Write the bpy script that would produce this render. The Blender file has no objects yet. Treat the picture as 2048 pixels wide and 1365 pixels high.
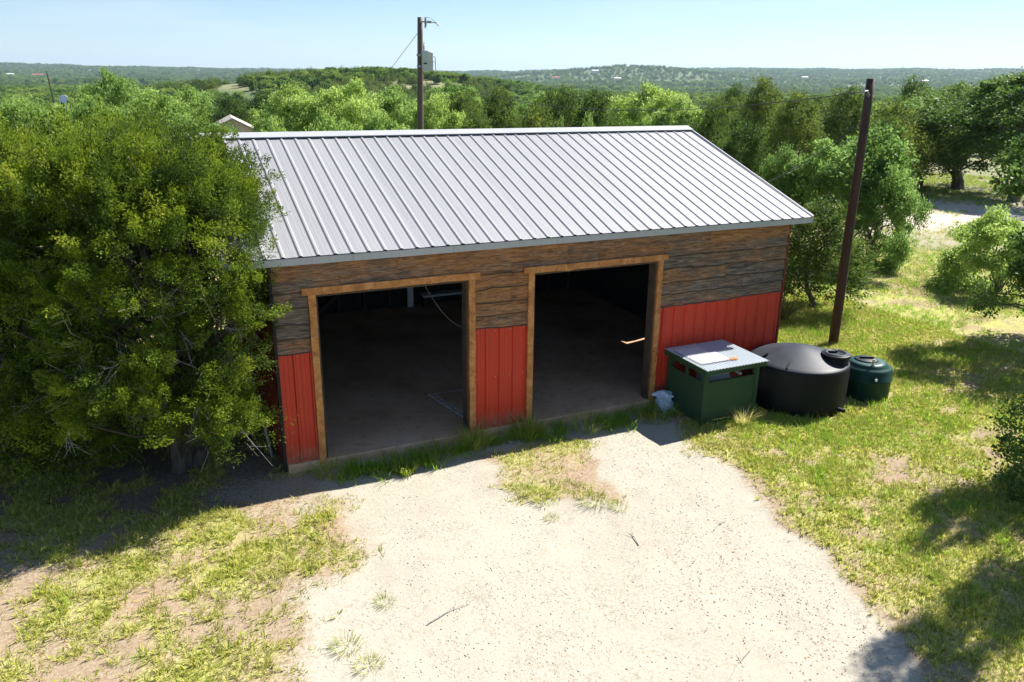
import bpy, math, random
import numpy as np
from mathutils import Matrix, Vector

# ------------------------------------------------------------------ camera, sky, sun, exposure
sc = bpy.context.scene
col = sc.collection
CAM = np.array([-1.381, -10.549, 5.229]); YAW, PIT, ROLL, FPX = 0.43985, 0.31768, 0.01158, 1588.1

def cam_axes():
    cy, sy = math.cos(YAW), math.sin(YAW)
    fw = np.array([sy * math.cos(PIT), cy * math.cos(PIT), -math.sin(PIT)])
    rt = np.array([cy, -sy, 0.0]); up = np.cross(rt, fw)
    c, s = math.cos(ROLL), math.sin(ROLL)
    return c * rt + s * up, -s * rt + c * up, fw
AR, AU, AF = cam_axes()
cam = bpy.data.cameras.new('camera'); camo = bpy.data.objects.new('camera', cam); col.objects.link(camo)
cam.sensor_width = 36.0; cam.lens = FPX / 2048 * 36.0; cam.clip_start = 0.1; cam.clip_end = 40000
camo.matrix_world = Matrix(((AR[0], AU[0], -AF[0], CAM[0]), (AR[1], AU[1], -AF[1], CAM[1]), (AR[2], AU[2], -AF[2], CAM[2]), (0, 0, 0, 1)))
sc.camera = camo

SUN = np.array([0.93, 0.205, 1.0]); SUN /= np.linalg.norm(SUN)
ELEV = math.asin(SUN[2]); AZ = math.atan2(SUN[0], SUN[1])      # azimuth clockwise from +Y
world = bpy.data.worlds.new('World'); sc.world = world; world.use_nodes = True
wn = world.node_tree.nodes; wl = world.node_tree.links
sky = wn.new('ShaderNodeTexSky'); sky.sky_type = 'NISHITA'; sky.sun_disc = False
sky.sun_elevation = ELEV; sky.sun_rotation = AZ; sky.altitude = 300
sky.air_density = 1.0; sky.dust_density = 0.05; sky.ozone_density = 4.5; sky.air_density = 0.9
bg = wn['Background']; bg.inputs['Strength'].default_value = 0.067
tcw = wn.new('ShaderNodeTexCoord'); mpw = wn.new('ShaderNodeMapping'); wl.new(tcw.outputs['Generated'], mpw.inputs[0]); mpw.inputs['Scale'].default_value = (1.2, 1.2, 9)
nzw = wn.new('ShaderNodeTexNoise'); wl.new(mpw.outputs[0], nzw.inputs['Vector']); nzw.inputs['Scale'].default_value = 2.6; nzw.inputs['Detail'].default_value = 7; nzw.inputs['Roughness'].default_value = .6
rpw = wn.new('ShaderNodeMapRange'); wl.new(nzw.outputs['Fac'], rpw.inputs[0]); rpw.inputs[1].default_value = .5; rpw.inputs[2].default_value = .8; rpw.inputs[4].default_value = .4    # thin high cloud over the whole sky
mxw = wn.new('ShaderNodeMix'); mxw.data_type = 'RGBA'; wl.new(rpw.outputs[0], mxw.inputs[0]); wl.new(sky.outputs[0], mxw.inputs[6]); mxw.inputs[7].default_value = (6.6, 7.0, 7.4, 1)
wl.new(mxw.outputs[2], bg.inputs['Color'])
sl = bpy.data.lights.new('sun', 'SUN'); sl.energy = 5.0; sl.angle = math.radians(0.53); sl.color = (1.0, 0.955, 0.88)
so = bpy.data.objects.new('sun', sl); col.objects.link(so)
so.rotation_euler = Vector(SUN).to_track_quat('Z', 'Y').to_euler()
sc.view_settings.view_transform = 'Standard'; sc.view_settings.look = 'None'
sc.view_settings.exposure = 1.1; sc.view_settings.gamma = 1.0; sc.view_settings.use_curve_mapping = False
sc.cycles.max_bounces = 6; sc.cycles.transparent_max_bounces = 6; sc.cycles.volume_bounces = 0
sc.cycles.use_denoising = True; sc.cycles.use_adaptive_sampling = True; sc.cycles.adaptive_threshold = 0.02

# ------------------------------------------------------------------ helpers
rng = np.random.default_rng(7)
random.seed(7)

def pix(px, py, dist):
    """world point seen at a pixel of the photograph, at a given horizontal distance from the camera"""
    d = AF + (px - 1024) / FPX * AR - (py - 682.5) / FPX * AU
    return CAM + d * dist / math.hypot(d[0], d[1])

def unit(v): return v / (np.linalg.norm(v, axis=-1, keepdims=True) + 1e-9)

_perm = np.random.default_rng(11).random((256, 256))
def vnoise(x, y):
    xi = np.floor(x).astype(int); yi = np.floor(y).astype(int); fx = x - xi; fy = y - yi
    fx = fx * fx * (3 - 2 * fx); fy = fy * fy * (3 - 2 * fy)
    a = _perm[xi % 256, yi % 256]; b = _perm[(xi + 1) % 256, yi % 256]
    c = _perm[xi % 256, (yi + 1) % 256]; d = _perm[(xi + 1) % 256, (yi + 1) % 256]
    return (a * (1 - fx) + b * fx) * (1 - fy) + (c * (1 - fx) + d * fx) * fy
def fbm(x, y, o=4):
    s = 0; a = 0.5; t = 0
    for i in range(o):
        s = s + a * vnoise(x * 2 ** i + 17.3 * i, y * 2 ** i + 9.1 * i); t += a; a *= 0.55
    return s / t

def sstep(a, b, x):
    t = np.clip((x - a) / (b - a), 0, 1); return t * t * (3 - 2 * t)

class MB:
    """collects geometry for ONE mesh"""
    def __init__(s): s.v = []; s.f = []
    def add(s, v, f):
        n = len(s.v); s.v += [tuple(map(float, q)) for q in v]; s.f += [tuple(i + n for i in q) for q in f]; return s
    def box(s, x0, x1, y0, y1, z0, z1):
        return s.add([(x0, y0, z0), (x1, y0, z0), (x1, y1, z0), (x0, y1, z0), (x0, y0, z1), (x1, y0, z1), (x1, y1, z1), (x0, y1, z1)],
                     [(0, 3, 2, 1), (4, 5, 6, 7), (0, 1, 5, 4), (1, 2, 6, 5), (2, 3, 7, 6), (3, 0, 4, 7)])
    def obox(s, c, ax, ay, az):
        c = np.array(c); ax, ay, az = map(np.array, (ax, ay, az))
        v = [c + sx * ax + sy * ay + sz * az for sz in (-1, 1) for sx, sy in ((-1, -1), (1, -1), (1, 1), (-1, 1))]
        return s.add(v, [(0, 3, 2, 1), (4, 5, 6, 7), (0, 1, 5, 4), (1, 2, 6, 5), (2, 3, 7, 6), (3, 0, 4, 7)])
    def bar(s, a, b, w, h, up=(0, 0, 1)):
        a = np.array(a, float); b = np.array(b, float); d = b - a; L = np.linalg.norm(d); d /= L
        u = np.array(up, float)
        if abs(d @ u) > .98: u = np.array([1., 0, 0])
        r = unit(np.cross(d, u)); u2 = np.cross(r, d)
        return s.obox((a + b) / 2, r * w / 2, d * L / 2, u2 * h / 2)
    def tube(s, pts, rad, n=6, cap=True):
        pts = np.array(pts, float); m = len(pts); rad = np.broadcast_to(np.array(rad, float), (m,))
        T = unit(np.gradient(pts, axis=0)); base = len(s.v); ref = np.array([.3, .9, .1])
        for i in range(m):
            u = unit(np.cross(T[i], ref)); w = np.cross(T[i], u)
            for k in range(n):
                a = 2 * math.pi * k / n
                s.v.append(tuple(pts[i] + rad[i] * (math.cos(a) * u + math.sin(a) * w)))
        for i in range(m - 1):
            for k in range(n):
                k2 = (k + 1) % n
                s.f.append((base + i * n + k, base + i * n + k2, base + (i + 1) * n + k2, base + (i + 1) * n + k))
        if cap:
            s.f.append(tuple(base + k for k in range(n))[::-1]); s.f.append(tuple(base + (m - 1) * n + k for k in range(n)))
        return s
    def lathe(s, prof, c=(0, 0, 0), n=32):
        base = len(s.v)
        for r, z in prof:
            for k in range(n):
                a = 2 * math.pi * k / n
                s.v.append((c[0] + r * math.cos(a), c[1] + r * math.sin(a), c[2] + z))
        for i in range(len(prof) - 1):
            for k in range(n):
                k2 = (k + 1) % n
                s.f.append((base + i * n + k, base + i * n + k2, base + (i + 1) * n + k2, base + (i + 1) * n + k))
        return s
    def build(s, name, m, parent=None, smooth=False, bevel=0):
        off = np.array(parent['_base']) if parent is not None and '_base' in parent else np.zeros(3)
        me = bpy.data.meshes.new(name); me.from_pydata([tuple(np.array(q) - off) for q in s.v], [], s.f); me.update()
        o = bpy.data.objects.new(name, me); col.objects.link(o)
        if m: me.materials.append(m)
        if smooth: me.polygons.foreach_set('use_smooth', [True] * len(me.polygons))
        if bevel:
            b = o.modifiers.new('bevel', 'BEVEL'); b.width = bevel; b.segments = 2; b.limit_method = 'ANGLE'
        if parent is not None:
            o.parent = parent; o['_base'] = tuple(off)
        return o

def fast_mesh(name, V, F, mat, parent=None, attrs=None, smooth=False):
    """numpy mesh; F (n,k) all of one size; attrs name->(domain,values)"""
    V = np.asarray(V, np.float32); F = np.asarray(F, np.int32); k = F.shape[1]
    me = bpy.data.meshes.new(name)
    me.vertices.add(len(V)); me.vertices.foreach_set('co', V.ravel())
    me.loops.add(F.size); me.loops.foreach_set('vertex_index', F.ravel())
    me.polygons.add(len(F)); me.polygons.foreach_set('loop_start', np.arange(0, F.size, k, dtype=np.int32))
    me.polygons.foreach_set('loop_total', np.full(len(F), k, np.int32))
    if smooth: me.polygons.foreach_set('use_smooth', np.ones(len(F), bool))
    for an, (dom, val) in (attrs or {}).items():
        val = np.asarray(val, np.float32)
        if val.ndim == 1:
            a = me.attributes.new(an, 'FLOAT', dom); a.data.foreach_set('value', val)
        else:
            a = me.attributes.new(an, 'FLOAT_VECTOR', dom); a.data.foreach_set('vector', val.ravel())
    me.update(calc_edges=True)
    if mat: me.materials.append(mat)
    o = bpy.data.objects.new(name, me); col.objects.link(o)
    if parent is not None: o.parent = parent
    return o

def tag(o, label=None, cat=None, group=None, kind=None):
    if label: o['label'] = label
    if cat: o['category'] = cat
    if group: o['group'] = group
    if kind: o['kind'] = kind
    return o
def thing(name, label, cat, loc=(0, 0, 0), group=None, rz=0):
    o = bpy.data.objects.new(name, None); col.objects.link(o); o.location = loc; o.rotation_euler[2] = rz
    o['_base'] = tuple(map(float, loc)); o.empty_display_size = .2
    return tag(o, label, cat, group)

# ------------------------------------------------------------------ materials
class NT:
    def __init__(s, name):
        s.m = bpy.data.materials.new(name); s.m.use_nodes = True; s.n = s.m.node_tree.nodes; s.l = s.m.node_tree.links
        s.p = s.n['Principled BSDF']; s.out = s.n['Material Output']
    def node(s, t, **kw):
        n = s.n.new(t)
        for k, v in kw.items():
            if k in n.inputs: 
                if hasattr(v, 'is_output'): s.l.new(v, n.inputs[k])
                else: n.inputs[k].default_value = v
            else: setattr(n, k, v)
        return n
    def coord(s, kind='Object', scale=(1, 1, 1), rnd=False):
        tc = s.node('ShaderNodeTexCoord'); o = tc.outputs[kind]
        if rnd:
            oi = s.node('ShaderNodeObjectInfo'); mul = s.node('ShaderNodeVectorMath', operation='SCALE'); mul.inputs[0].default_value = (37., 53., 71.)
            s.l.new(oi.outputs['Random'], mul.inputs['Scale']); ad = s.node('ShaderNodeVectorMath', operation='ADD')
            s.l.new(o, ad.inputs[0]); s.l.new(mul.outputs[0], ad.inputs[1]); o = ad.outputs[0]
        mp = s.node('ShaderNodeMapping'); s.l.new(o, mp.inputs['Vector']); mp.inputs['Scale'].default_value = scale
        return mp.outputs[0]
    def noise(s, vec, scale, detail=4, rough=.55, dist=0):
        n = s.node('ShaderNodeTexNoise', Scale=scale, Detail=detail, Roughness=rough, Distortion=dist); s.l.new(vec, n.inputs['Vector']); return n.outputs['Fac']
    def ramp(s, fac, stops, interp='LINEAR'):
        r = s.node('ShaderNodeValToRGB'); s.l.new(fac, r.inputs['Fac']); cr = r.color_ramp; cr.interpolation = interp
        while len(cr.elements) < len(stops): cr.elements.new(.5)
        for e, (p, c) in zip(cr.elements, stops):
            e.position = p; e.color = (*c, 1) if len(c) == 3 else c
        return r.outputs['Color']
    def mix(s, fac, a, b, mode='MIX'):
        m = s.node('ShaderNodeMix', data_type='RGBA', blend_type=mode)
        for sock, v in ((m.inputs[0], fac), (m.inputs[6], a), (m.inputs[7], b)):
            if hasattr(v, 'is_output'): s.l.new(v, sock)
            elif isinstance(v, (int, float)): sock.default_value = v
            else: sock.default_value = (*v, 1)
        return m.outputs[2]
    def attr(s, name):
        return s.node('ShaderNodeAttribute', attribute_name=name).outputs['Fac']
    def bump(s, h, strength=.3, dist=.02):
        b = s.node('ShaderNodeBump', Strength=strength, Distance=dist); s.l.new(h, b.inputs['Height']); s.l.new(b.outputs[0], s.p.inputs['Normal'])
    def col(s, c):
        if hasattr(c, 'is_output'): s.l.new(c, s.p.inputs['Base Color'])
        else: s.p.inputs['Base Color'].default_value = (*c, 1)
        return s
    def set(s, **kw):
        for k, v in kw.items(): s.p.inputs[k].default_value = v
        return s

def plain(name, c, rough=.6, metal=0, var=.12, scale=6, bump=0.0):
    t = NT(name); v = t.coord('Object', rnd=True); f = t.noise(v, scale, 5)
    lo = tuple(max(0, x * (1 - var)) for x in c); hi = tuple(min(1, x * (1 + var)) for x in c)
    t.col(t.ramp(f, [(.3, lo), (.7, hi)])); t.set(Roughness=rough, Metallic=metal)
    if bump: t.bump(t.noise(v, scale * 6, 4), bump, .01)
    return t.m

def foliage(name, stops, trans=.35, rough=.55, hue_obj=.0):
    t = NT(name); a = t.attr('tint'); c = t.ramp(a, stops)
    if hue_obj:
        oi = t.node('ShaderNodeObjectInfo')
        hs = t.node('ShaderNodeHueSaturation'); t.l.new(c, hs.inputs['Color'])
        mr = t.node('ShaderNodeMapRange'); t.l.new(oi.outputs['Random'], mr.inputs[0]); mr.inputs[3].default_value = 1 - hue_obj * 3.2; mr.inputs[4].default_value = 1 + hue_obj * 3.2
        t.l.new(mr.outputs[0], hs.inputs['Value'])
        mr2 = t.node('ShaderNodeMapRange'); t.l.new(oi.outputs['Random'], mr2.inputs[0]); mr2.inputs[3].default_value = .5 + hue_obj * .22; mr2.inputs[4].default_value = .5 - hue_obj * .2
        t.l.new(mr2.outputs[0], hs.inputs['Hue']); c = hs.outputs[0]
    t.col(c); t.set(Roughness=max(rough, .5)); t.p.inputs['Specular IOR Level'].default_value = .16
    tr = t.node('ShaderNodeBsdfTranslucent'); t.l.new(c, tr.inputs['Color'])
    mx = t.node('ShaderNodeMixShader', Fac=trans); t.l.new(t.p.outputs[0], mx.inputs[1]); t.l.new(tr.outputs[0], mx.inputs[2])
    t.l.new(mx.outputs[0], t.out.inputs['Surface'])
    return t.m

M = {}
M['cedar'] = foliage('cedar_foliage', [(0, (.022, .042, .01)), (.3, (.066, .115, .014)), (.6, (.17, .25, .018)), (.9, (.29, .36, .028)), (1, (.36, .37, .045))], .38)
M['cedar_far'] = foliage('cedar_foliage_far', [(0, (.055, .098, .022)), (.5, (.125, .19, .034)), (1, (.215, .275, .045))], .44, hue_obj=.1)
M['oak'] = foliage('oak_foliage', [(0, (.135, .225, .05)), (.5, (.28, .42, .09)), (1, (.44, .57, .17))], .55, .5, hue_obj=.07)
M['oak_dark'] = foliage('oak_dark_foliage', [(0, (.05, .1, .022)), (.5, (.115, .2, .04)), (1, (.23, .34, .085))], .42, .34, hue_obj=.06)
M['far_oak'] = foliage('far_oak_foliage', [(0, (.075, .135, .028)), (.5, (.16, .265, .048)), (1, (.27, .39, .075))], .45, hue_obj=.14)
M['grass'] = foliage('grass_blades', [(0, (.2, .29, .03)), (.4, (.36, .45, .05)), (.75, (.53, .55, .1)), (1, (.68, .61, .25))], .48, .5, hue_obj=.05)
M['grass_lush'] = foliage('lush_grass_blades', [(0, (.12, .27, .02)), (.5, (.26, .44, .035)), (1, (.42, .54, .08))], .48, .5, hue_obj=.04)
M['grass_dry'] = foliage('dry_grass_blades', [(0, (.34, .36, .08)), (.5, (.52, .49, .17)), (1, (.67, .59, .31))], .45, .6, hue_obj=.05)
M['yucca'] = foliage('yucca_leaves', [(0, (.12, .14, .06)), (.6, (.2, .24, .06)), (1, (.4, .38, .12))], .2)

def bark(name, a, b):
    t = NT(name); v = t.coord('Object', (9, 9, 1.6)); f = t.noise(v, 3, 6, .65, .6)
    t.col(t.ramp(f, [(.3, a), (.7, b)])); t.set(Roughness=.9); t.bump(f, .8, .03); return t.m
M['bark'] = bark('cedar_bark', (.04, .032, .026), (.14, .115, .095))
M['bark_oak'] = bark('oak_bark', (.05, .042, .035), (.17, .15, .125))
M['dead'] = bark('dead_twig_bark', (.3, .27, .24), (.55, .51, .46))

# weathered boards
def wood_board():
    t = NT('weathered_board')
    v = t.coord('Object', (1, 1, 1), rnd=True)
    mp = t.node('ShaderNodeMapping'); t.l.new(v, mp.inputs[0]); mp.inputs['Scale'].default_value = (1.1, 1, 13)
    grain = t.noise(mp.outputs[0], 2.2, 8, .74, 1.6)
    mp2 = t.node('ShaderNodeMapping'); t.l.new(v, mp2.inputs[0]); mp2.inputs['Scale'].default_value = (1.0, 1, 3.2)
    patch = t.noise(mp2.outputs[0], 1.9, 5, .6, .4)
    fresh = t.ramp(grain, [(.32, (.05, .021, .01)), (.45, (.21, .088, .032)), (.57, (.41, .185, .068)), (.74, (.58, .32, .14))])
    grey = t.ramp(grain, [(.32, (.024, .019, .016)), (.45, (.095, .07, .054)), (.57, (.215, .16, .12)), (.74, (.42, .335, .26))])
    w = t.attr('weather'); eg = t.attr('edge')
    ad = t.node('ShaderNodeMath', operation='ADD'); t.l.new(patch, ad.inputs[0]); t.l.new(w, ad.inputs[1])
    fac = t.node('ShaderNodeMapRange'); t.l.new(ad.outputs[0], fac.inputs[0]); fac.inputs[1].default_value = .82; fac.inputs[2].default_value = 1.18
    c = t.mix(fac.outputs[0], fresh, grey)
    vo = t.node('ShaderNodeTexVoronoi', Scale=1.0); mp3 = t.node('ShaderNodeMapping'); t.l.new(v, mp3.inputs[0]); mp3.inputs['Scale'].default_value = (1.7, .2, 3.6); t.l.new(mp3.outputs[0], vo.inputs['Vector'])
    kn = t.ramp(vo.outputs['Distance'], [(.05, (1, 1, 1)), (.14, (0, 0, 0))])
    c = t.mix(kn, c, (.085, .045, .022))
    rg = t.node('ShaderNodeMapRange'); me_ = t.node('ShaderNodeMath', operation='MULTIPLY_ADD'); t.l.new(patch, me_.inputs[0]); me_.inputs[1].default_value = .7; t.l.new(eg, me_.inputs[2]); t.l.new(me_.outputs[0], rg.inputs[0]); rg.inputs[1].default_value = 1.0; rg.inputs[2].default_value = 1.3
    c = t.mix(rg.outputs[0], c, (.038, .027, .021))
    t.col(c); t.set(Roughness=.82); t.bump(grain, .55, .012); return t.m
M['board'] = wood_board()
def trim_wood():
    t = NT('cedar_trim'); v = t.coord('Object', (1, 1, 1), rnd=True)
    mp = t.node('ShaderNodeMapping'); t.l.new(v, mp.inputs[0]); mp.inputs['Scale'].default_value = (5, 5, 5)
    g = t.noise(mp.outputs[0], 1.3, 6, .62, .8); fine = t.noise(mp.outputs[0], 7, 5, .7)
    c = t.ramp(g, [(.3, (.28, .105, .03)), (.5, (.48, .2, .055)), (.72, (.62, .32, .12))])
    sp = t.ramp(fine, [(.3, (.25, .2, .16)), (.45, (1, 1, 1))]); c = t.mix(.8, c, sp, 'MULTIPLY')
    t.col(c); t.set(Roughness=.75); t.bump(fine, .3, .008); return t.m
M['trim'] = trim_wood()
def painted_metal(name, c, rough, dirt, streak=.5):
    t = NT(name); v = t.coord('Object', (1, 1, 1), rnd=True)
    mp = t.node('ShaderNodeMapping'); t.l.new(v, mp.inputs[0]); mp.inputs['Scale'].default_value = (14, 14, .7)
    st = t.noise(mp.outputs[0], 1.5, 6, .6); bl = t.noise(v, 1.3, 5)
    c1 = t.mix(t.ramp(bl, [(.4, (0, 0, 0)), (.7, (.5, .5, .5))]), c, tuple(x * .8 for x in c))
    c2 = t.mix(t.ramp(st, [(.5, (0, 0, 0)), (.75, (streak,) * 3)]), c1, dirt)
    t.col(c2); t.set(Roughness=rough); t.p.inputs['Specular IOR Level'].default_value = .3
    t.bump(t.noise(v, 3.5, 3), .12, .02); return t.m
def red_mat():
    m = painted_metal('red_metal_siding', (.58, .046, .02), .45, (.24, .05, .035), .35); n, l = m.node_tree.nodes, m.node_tree.links; p = n['Principled BSDF']
    src = p.inputs['Base Color'].links[0].from_socket; tc = n.new('ShaderNodeTexCoord'); sx = n.new('ShaderNodeSeparateXYZ'); l.new(tc.outputs['Object'], sx.inputs[0])
    nz = n.new('ShaderNodeTexNoise'); nz.inputs['Scale'].default_value = 9; nz.inputs['Detail'].default_value = 6; l.new(tc.outputs['Object'], nz.inputs['Vector'])
    a = n.new('ShaderNodeMath'); a.operation = 'MULTIPLY_ADD'; l.new(nz.outputs['Fac'], a.inputs[0]); a.inputs[1].default_value = -.5; l.new(sx.outputs['Z'], a.inputs[2])
    r = n.new('ShaderNodeMapRange'); l.new(a.outputs[0], r.inputs[0]); r.inputs[1].default_value = .18; r.inputs[2].default_value = -.18; r.inputs[3].default_value = 0; r.inputs[4].default_value = .75      # dried mud splash along the foot
    mx = n.new('ShaderNodeMix'); mx.data_type = 'RGBA'; l.new(r.outputs[0], mx.inputs[0]); l.new(src, mx.inputs[6]); mx.inputs[7].default_value = (.34, .2, .13, 1); l.new(mx.outputs[2], p.inputs['Base Color']); return m
M['red'] = red_mat()
def roof_metal():
    t = NT('galvalume_roofing'); v = t.coord('Object', (1, 1, 1), rnd=True)
    mp = t.node('ShaderNodeMapping'); t.l.new(v, mp.inputs[0]); mp.inputs['Scale'].default_value = (9, .5, .5)
    st = t.noise(mp.outputs[0], 1.4, 6, .6); bl = t.noise(v, 1.1, 5, .6); sp = t.noise(v, 60, 3, .6)
    c = t.ramp(st, [(.3, (.285, .285, .298)), (.7, (.315, .315, .33))])
    c = t.mix(t.ramp(bl, [(.5, (0, 0, 0)), (.8, (.35, .35, .35))]), c, (.26, .26, .273))
    oi = t.node('ShaderNodeObjectInfo'); c = t.mix(1.0, c, t.ramp(oi.outputs['Random'], [(0, (.93, .93, .94)), (1, (1, 1, 1))]), 'MULTIPLY')
    t.col(c); t.set(Roughness=.6, Metallic=.05)
    t.bump(sp, .05, .004); return t.m
M['roof'] = roof_metal()
M['roof_trim'] = painted_metal('galvanised_trim', (.42, .43, .45), .5, (.33, .34, .36), .6)
M['corr'] = painted_metal('corrugated_sheet', (.5, .56, .6), .42, (.36, .4, .44), .5)
M['corr_light'] = painted_metal('pale_sheet', (.72, .7, .72), .5, (.55, .52, .52), .4)
M['green'] = painted_metal('green_paint', (.03, .07, .034), .6, (.05, .07, .04), .35)
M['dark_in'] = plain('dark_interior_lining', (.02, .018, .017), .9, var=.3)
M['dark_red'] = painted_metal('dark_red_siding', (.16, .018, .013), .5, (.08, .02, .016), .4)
M['stud'] = plain('framing_lumber', (.075, .05, .033), .85, var=.25)
def slab():
    t = NT('concrete_slab'); v = t.coord('Object'); f = t.noise(v, .9, 6, .62); g = t.noise(v, 7, 5, .65)
    c = t.ramp(f, [(.3, (.46, .28, .17)), (.55, (.62, .4, .25)), (.75, (.68, .48, .33))]); d = t.ramp(g, [(.28, (.55, .52, .5)), (.45, (1, 1, 1))])
    t.col(t.mix(.75, c, d, 'MULTIPLY')); t.set(Roughness=.95); t.p.inputs['Specular IOR Level'].default_value = .05; t.bump(g, .15, .01); return t.m
M['slab'] = slab()
M['chalk'] = plain('chalk_mark', (.85, .85, .85), .9, var=.35, scale=18)
def poly(name, c, sky_sheen, rough=.5):
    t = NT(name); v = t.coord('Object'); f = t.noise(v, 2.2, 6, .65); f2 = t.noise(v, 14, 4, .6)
    ge = t.node('ShaderNodeNewGeometry'); sx = t.node('ShaderNodeSeparateXYZ'); t.l.new(ge.outputs['Normal'], sx.inputs[0])      # blue sky sheen painted into the colour of what faces up
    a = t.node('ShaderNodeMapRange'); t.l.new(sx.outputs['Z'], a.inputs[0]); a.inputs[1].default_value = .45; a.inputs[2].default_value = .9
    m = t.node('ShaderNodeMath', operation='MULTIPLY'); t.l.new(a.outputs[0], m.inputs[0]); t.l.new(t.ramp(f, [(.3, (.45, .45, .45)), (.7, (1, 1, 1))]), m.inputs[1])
    t.col(t.mix(m.outputs[0], t.ramp(f2, [(.3, tuple(x * .8 for x in c)), (.7, tuple(x * 1.2 for x in c))]), sky_sheen)); t.set(Roughness=rough); t.p.inputs['Specular IOR Level'].default_value = .22; t.bump(f2, .05, .01); return t.m
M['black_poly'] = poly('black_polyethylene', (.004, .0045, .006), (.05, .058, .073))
M['green_poly'] = poly('green_polyethylene', (.006, .036, .028), (.06, .13, .115), .42)
M['brass'] = plain('grey_valve_metal', (.45, .43, .4), .4, .6)
M['white_pl'] = plain('white_plastic', (.75, .77, .8), .5)
M['bag'] = plain('pale_blue_plastic_bag', (.55, .68, .84), .45, var=.25, scale=12)
M['orange'] = plain('orange_rag', (.6, .2, .06), .8)
def pole_wood(name, a, b):
    t = NT(name); v = t.coord('Object', (14, 14, .5)); f = t.noise(v, 2, 6, .65, .4)
    t.col(t.ramp(f, [(.3, a), (.7, b)])); t.set(Roughness=.7); t.bump(f, .5, .02); return t.m
M['pole'] = pole_wood('creosote_pole', (.02, .009, .006), (.075, .032, .018))
M['pole_grey'] = pole_wood('weathered_pole', (.07, .045, .035), (.17, .12, .09))
M['wire'] = plain('cable_sheath', (.03, .03, .035), .6)
M['steel'] = plain('dull_steel', (.3, .31, .33), .5, .4)
M['xfmr'] = plain('light_grey_enamel', (.52, .57, .62), .45, var=.06)
M['stucco'] = plain('tan_stucco', (.72, .6, .53), .9)
M['shingle'] = plain('grey_brown_shingles', (.42, .36, .31), .9, var=.2, scale=20)
M['window'] = plain('dark_window', (.03, .03, .035), .2)
M['pebble'] = NT('limestone_pebbles'); _t = M['pebble']
_ge = _t.node('ShaderNodeNewGeometry'); _t.col(_t.ramp(_t.noise(_ge.outputs['Position'], 31, 2, .6), [(.3, (.3, .23, .16)), (.42, (.34, .29, .22)), (.5, (.41, .365, .3)), (.65, (.5, .46, .39))])); _t.set(Roughness=.9); M['pebble'] = _t.m
_t = NT('dead_leaf_litter'); _oi = _t.node('ShaderNodeObjectInfo'); _t.col(_t.ramp(_oi.outputs['Random'], [(0, (.12, .055, .025)), (.5, (.27, .14, .065)), (1, (.42, .29, .16))])); _t.set(Roughness=.85); M['litter'] = _t.m

# ------------------------------------------------------------------ terrain
_hc = pix(745, 160, 360); _kc = pix(1258, 160, 2700)
def terrain(x, y):
    x = np.asarray(x, float); y = np.asarray(y, float)
    dx, dy = x - 4.5, y - 3.5; r = np.hypot(dx, dy) + 1e-6
    right = sstep(.3, .95, dx / r) * sstep(-.6, .1, dy / r)         # the open field side stays level for longer
    start = 14 + 45 * right
    z = -.15 - 2.4 * sstep(start, start + 70, r) - 4.5 * sstep(60, 260, r) - 5 * sstep(300, 1200, r)
    z = z + (fbm(x / 60, y / 60, 3) - .5) * 1.6 * sstep(40, 160, r) + (fbm(x / 400 + 5, y / 400, 3) - .5) * 14 * sstep(300, 1200, r)
    hx, hy = x - _hc[0], y - _hc[1]                                 # the near hill
    ca, sa = math.cos(-.25), math.sin(-.25); u = hx * ca - hy * sa; v = hx * sa + hy * ca
    z = z + 12.8 * np.exp(-(np.abs(u) / 92) ** 2.6 - (v / 70) ** 2) * (.86 + .28 * fbm(x / 28, y / 28, 3))
    z = z + 40 * np.exp(-((x - _kc[0]) / 330) ** 2 - ((y - _kc[1]) / 420) ** 2)
    az = np.arctan2(dx, dy)
    amp = 52 + 34 * sstep(.3, .75, az) + 22 * (fbm(az * 9 + 40, r / 2600, 4) - .5) + 14 * (fbm(az * 34 + 3, r / 900, 3) - .5)
    z = z + amp * sstep(1600, 4800, r) * sstep(-1.2, -.5, az + 3.0 * (az < -2))
    return z

DRIVE = [(-1.0, -.3), (-.3, -.75), (.69, -.95), (.9, -1.46), (.73, -2.52), (.17, -3.21), (-.39, -4.32), (-1.2, -6.5), (-3, -12.5), (4.2, -12.5), (4.73, -6.63), (5.11, -5.88),
         (5.3, -5.31), (5.52, -4.65), (5.56, -3.93), (6.0, -2.64), (5.81, -1.47), (6.2, -.6), (6.35, .1), (-.3, .1)]
ISLAND = [(2.7, -.45), (3.3, -.75), (4.25, -.45), (4.5, -1.0), (4.2, -1.7), (3.9, -2.5), (3.3, -2.3), (2.75, -2.1), (2.75, -1.5), (3.0, -1.1)]
def poly_sd(poly, x, y):
    P = np.array(poly); Q = np.roll(P, -1, 0); d = np.full(np.shape(x), 1e9); ins = np.zeros(np.shape(x), bool)
    for (ax, ay), (bx, by) in zip(P, Q):
        ex, ey = bx - ax, by - ay; t = np.clip(((x - ax) * ex + (y - ay) * ey) / (ex * ex + ey * ey), 0, 1)
        d = np.minimum(d, np.hypot(x - ax - t * ex, y - ay - t * ey))
        if abs(by - ay) > 1e-9:
            c = ((ay > y) != (by > y)) & (x < (bx - ax) * (y - ay) / (by - ay) + ax); ins ^= c
    return np.where(ins, d, -d)
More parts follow.
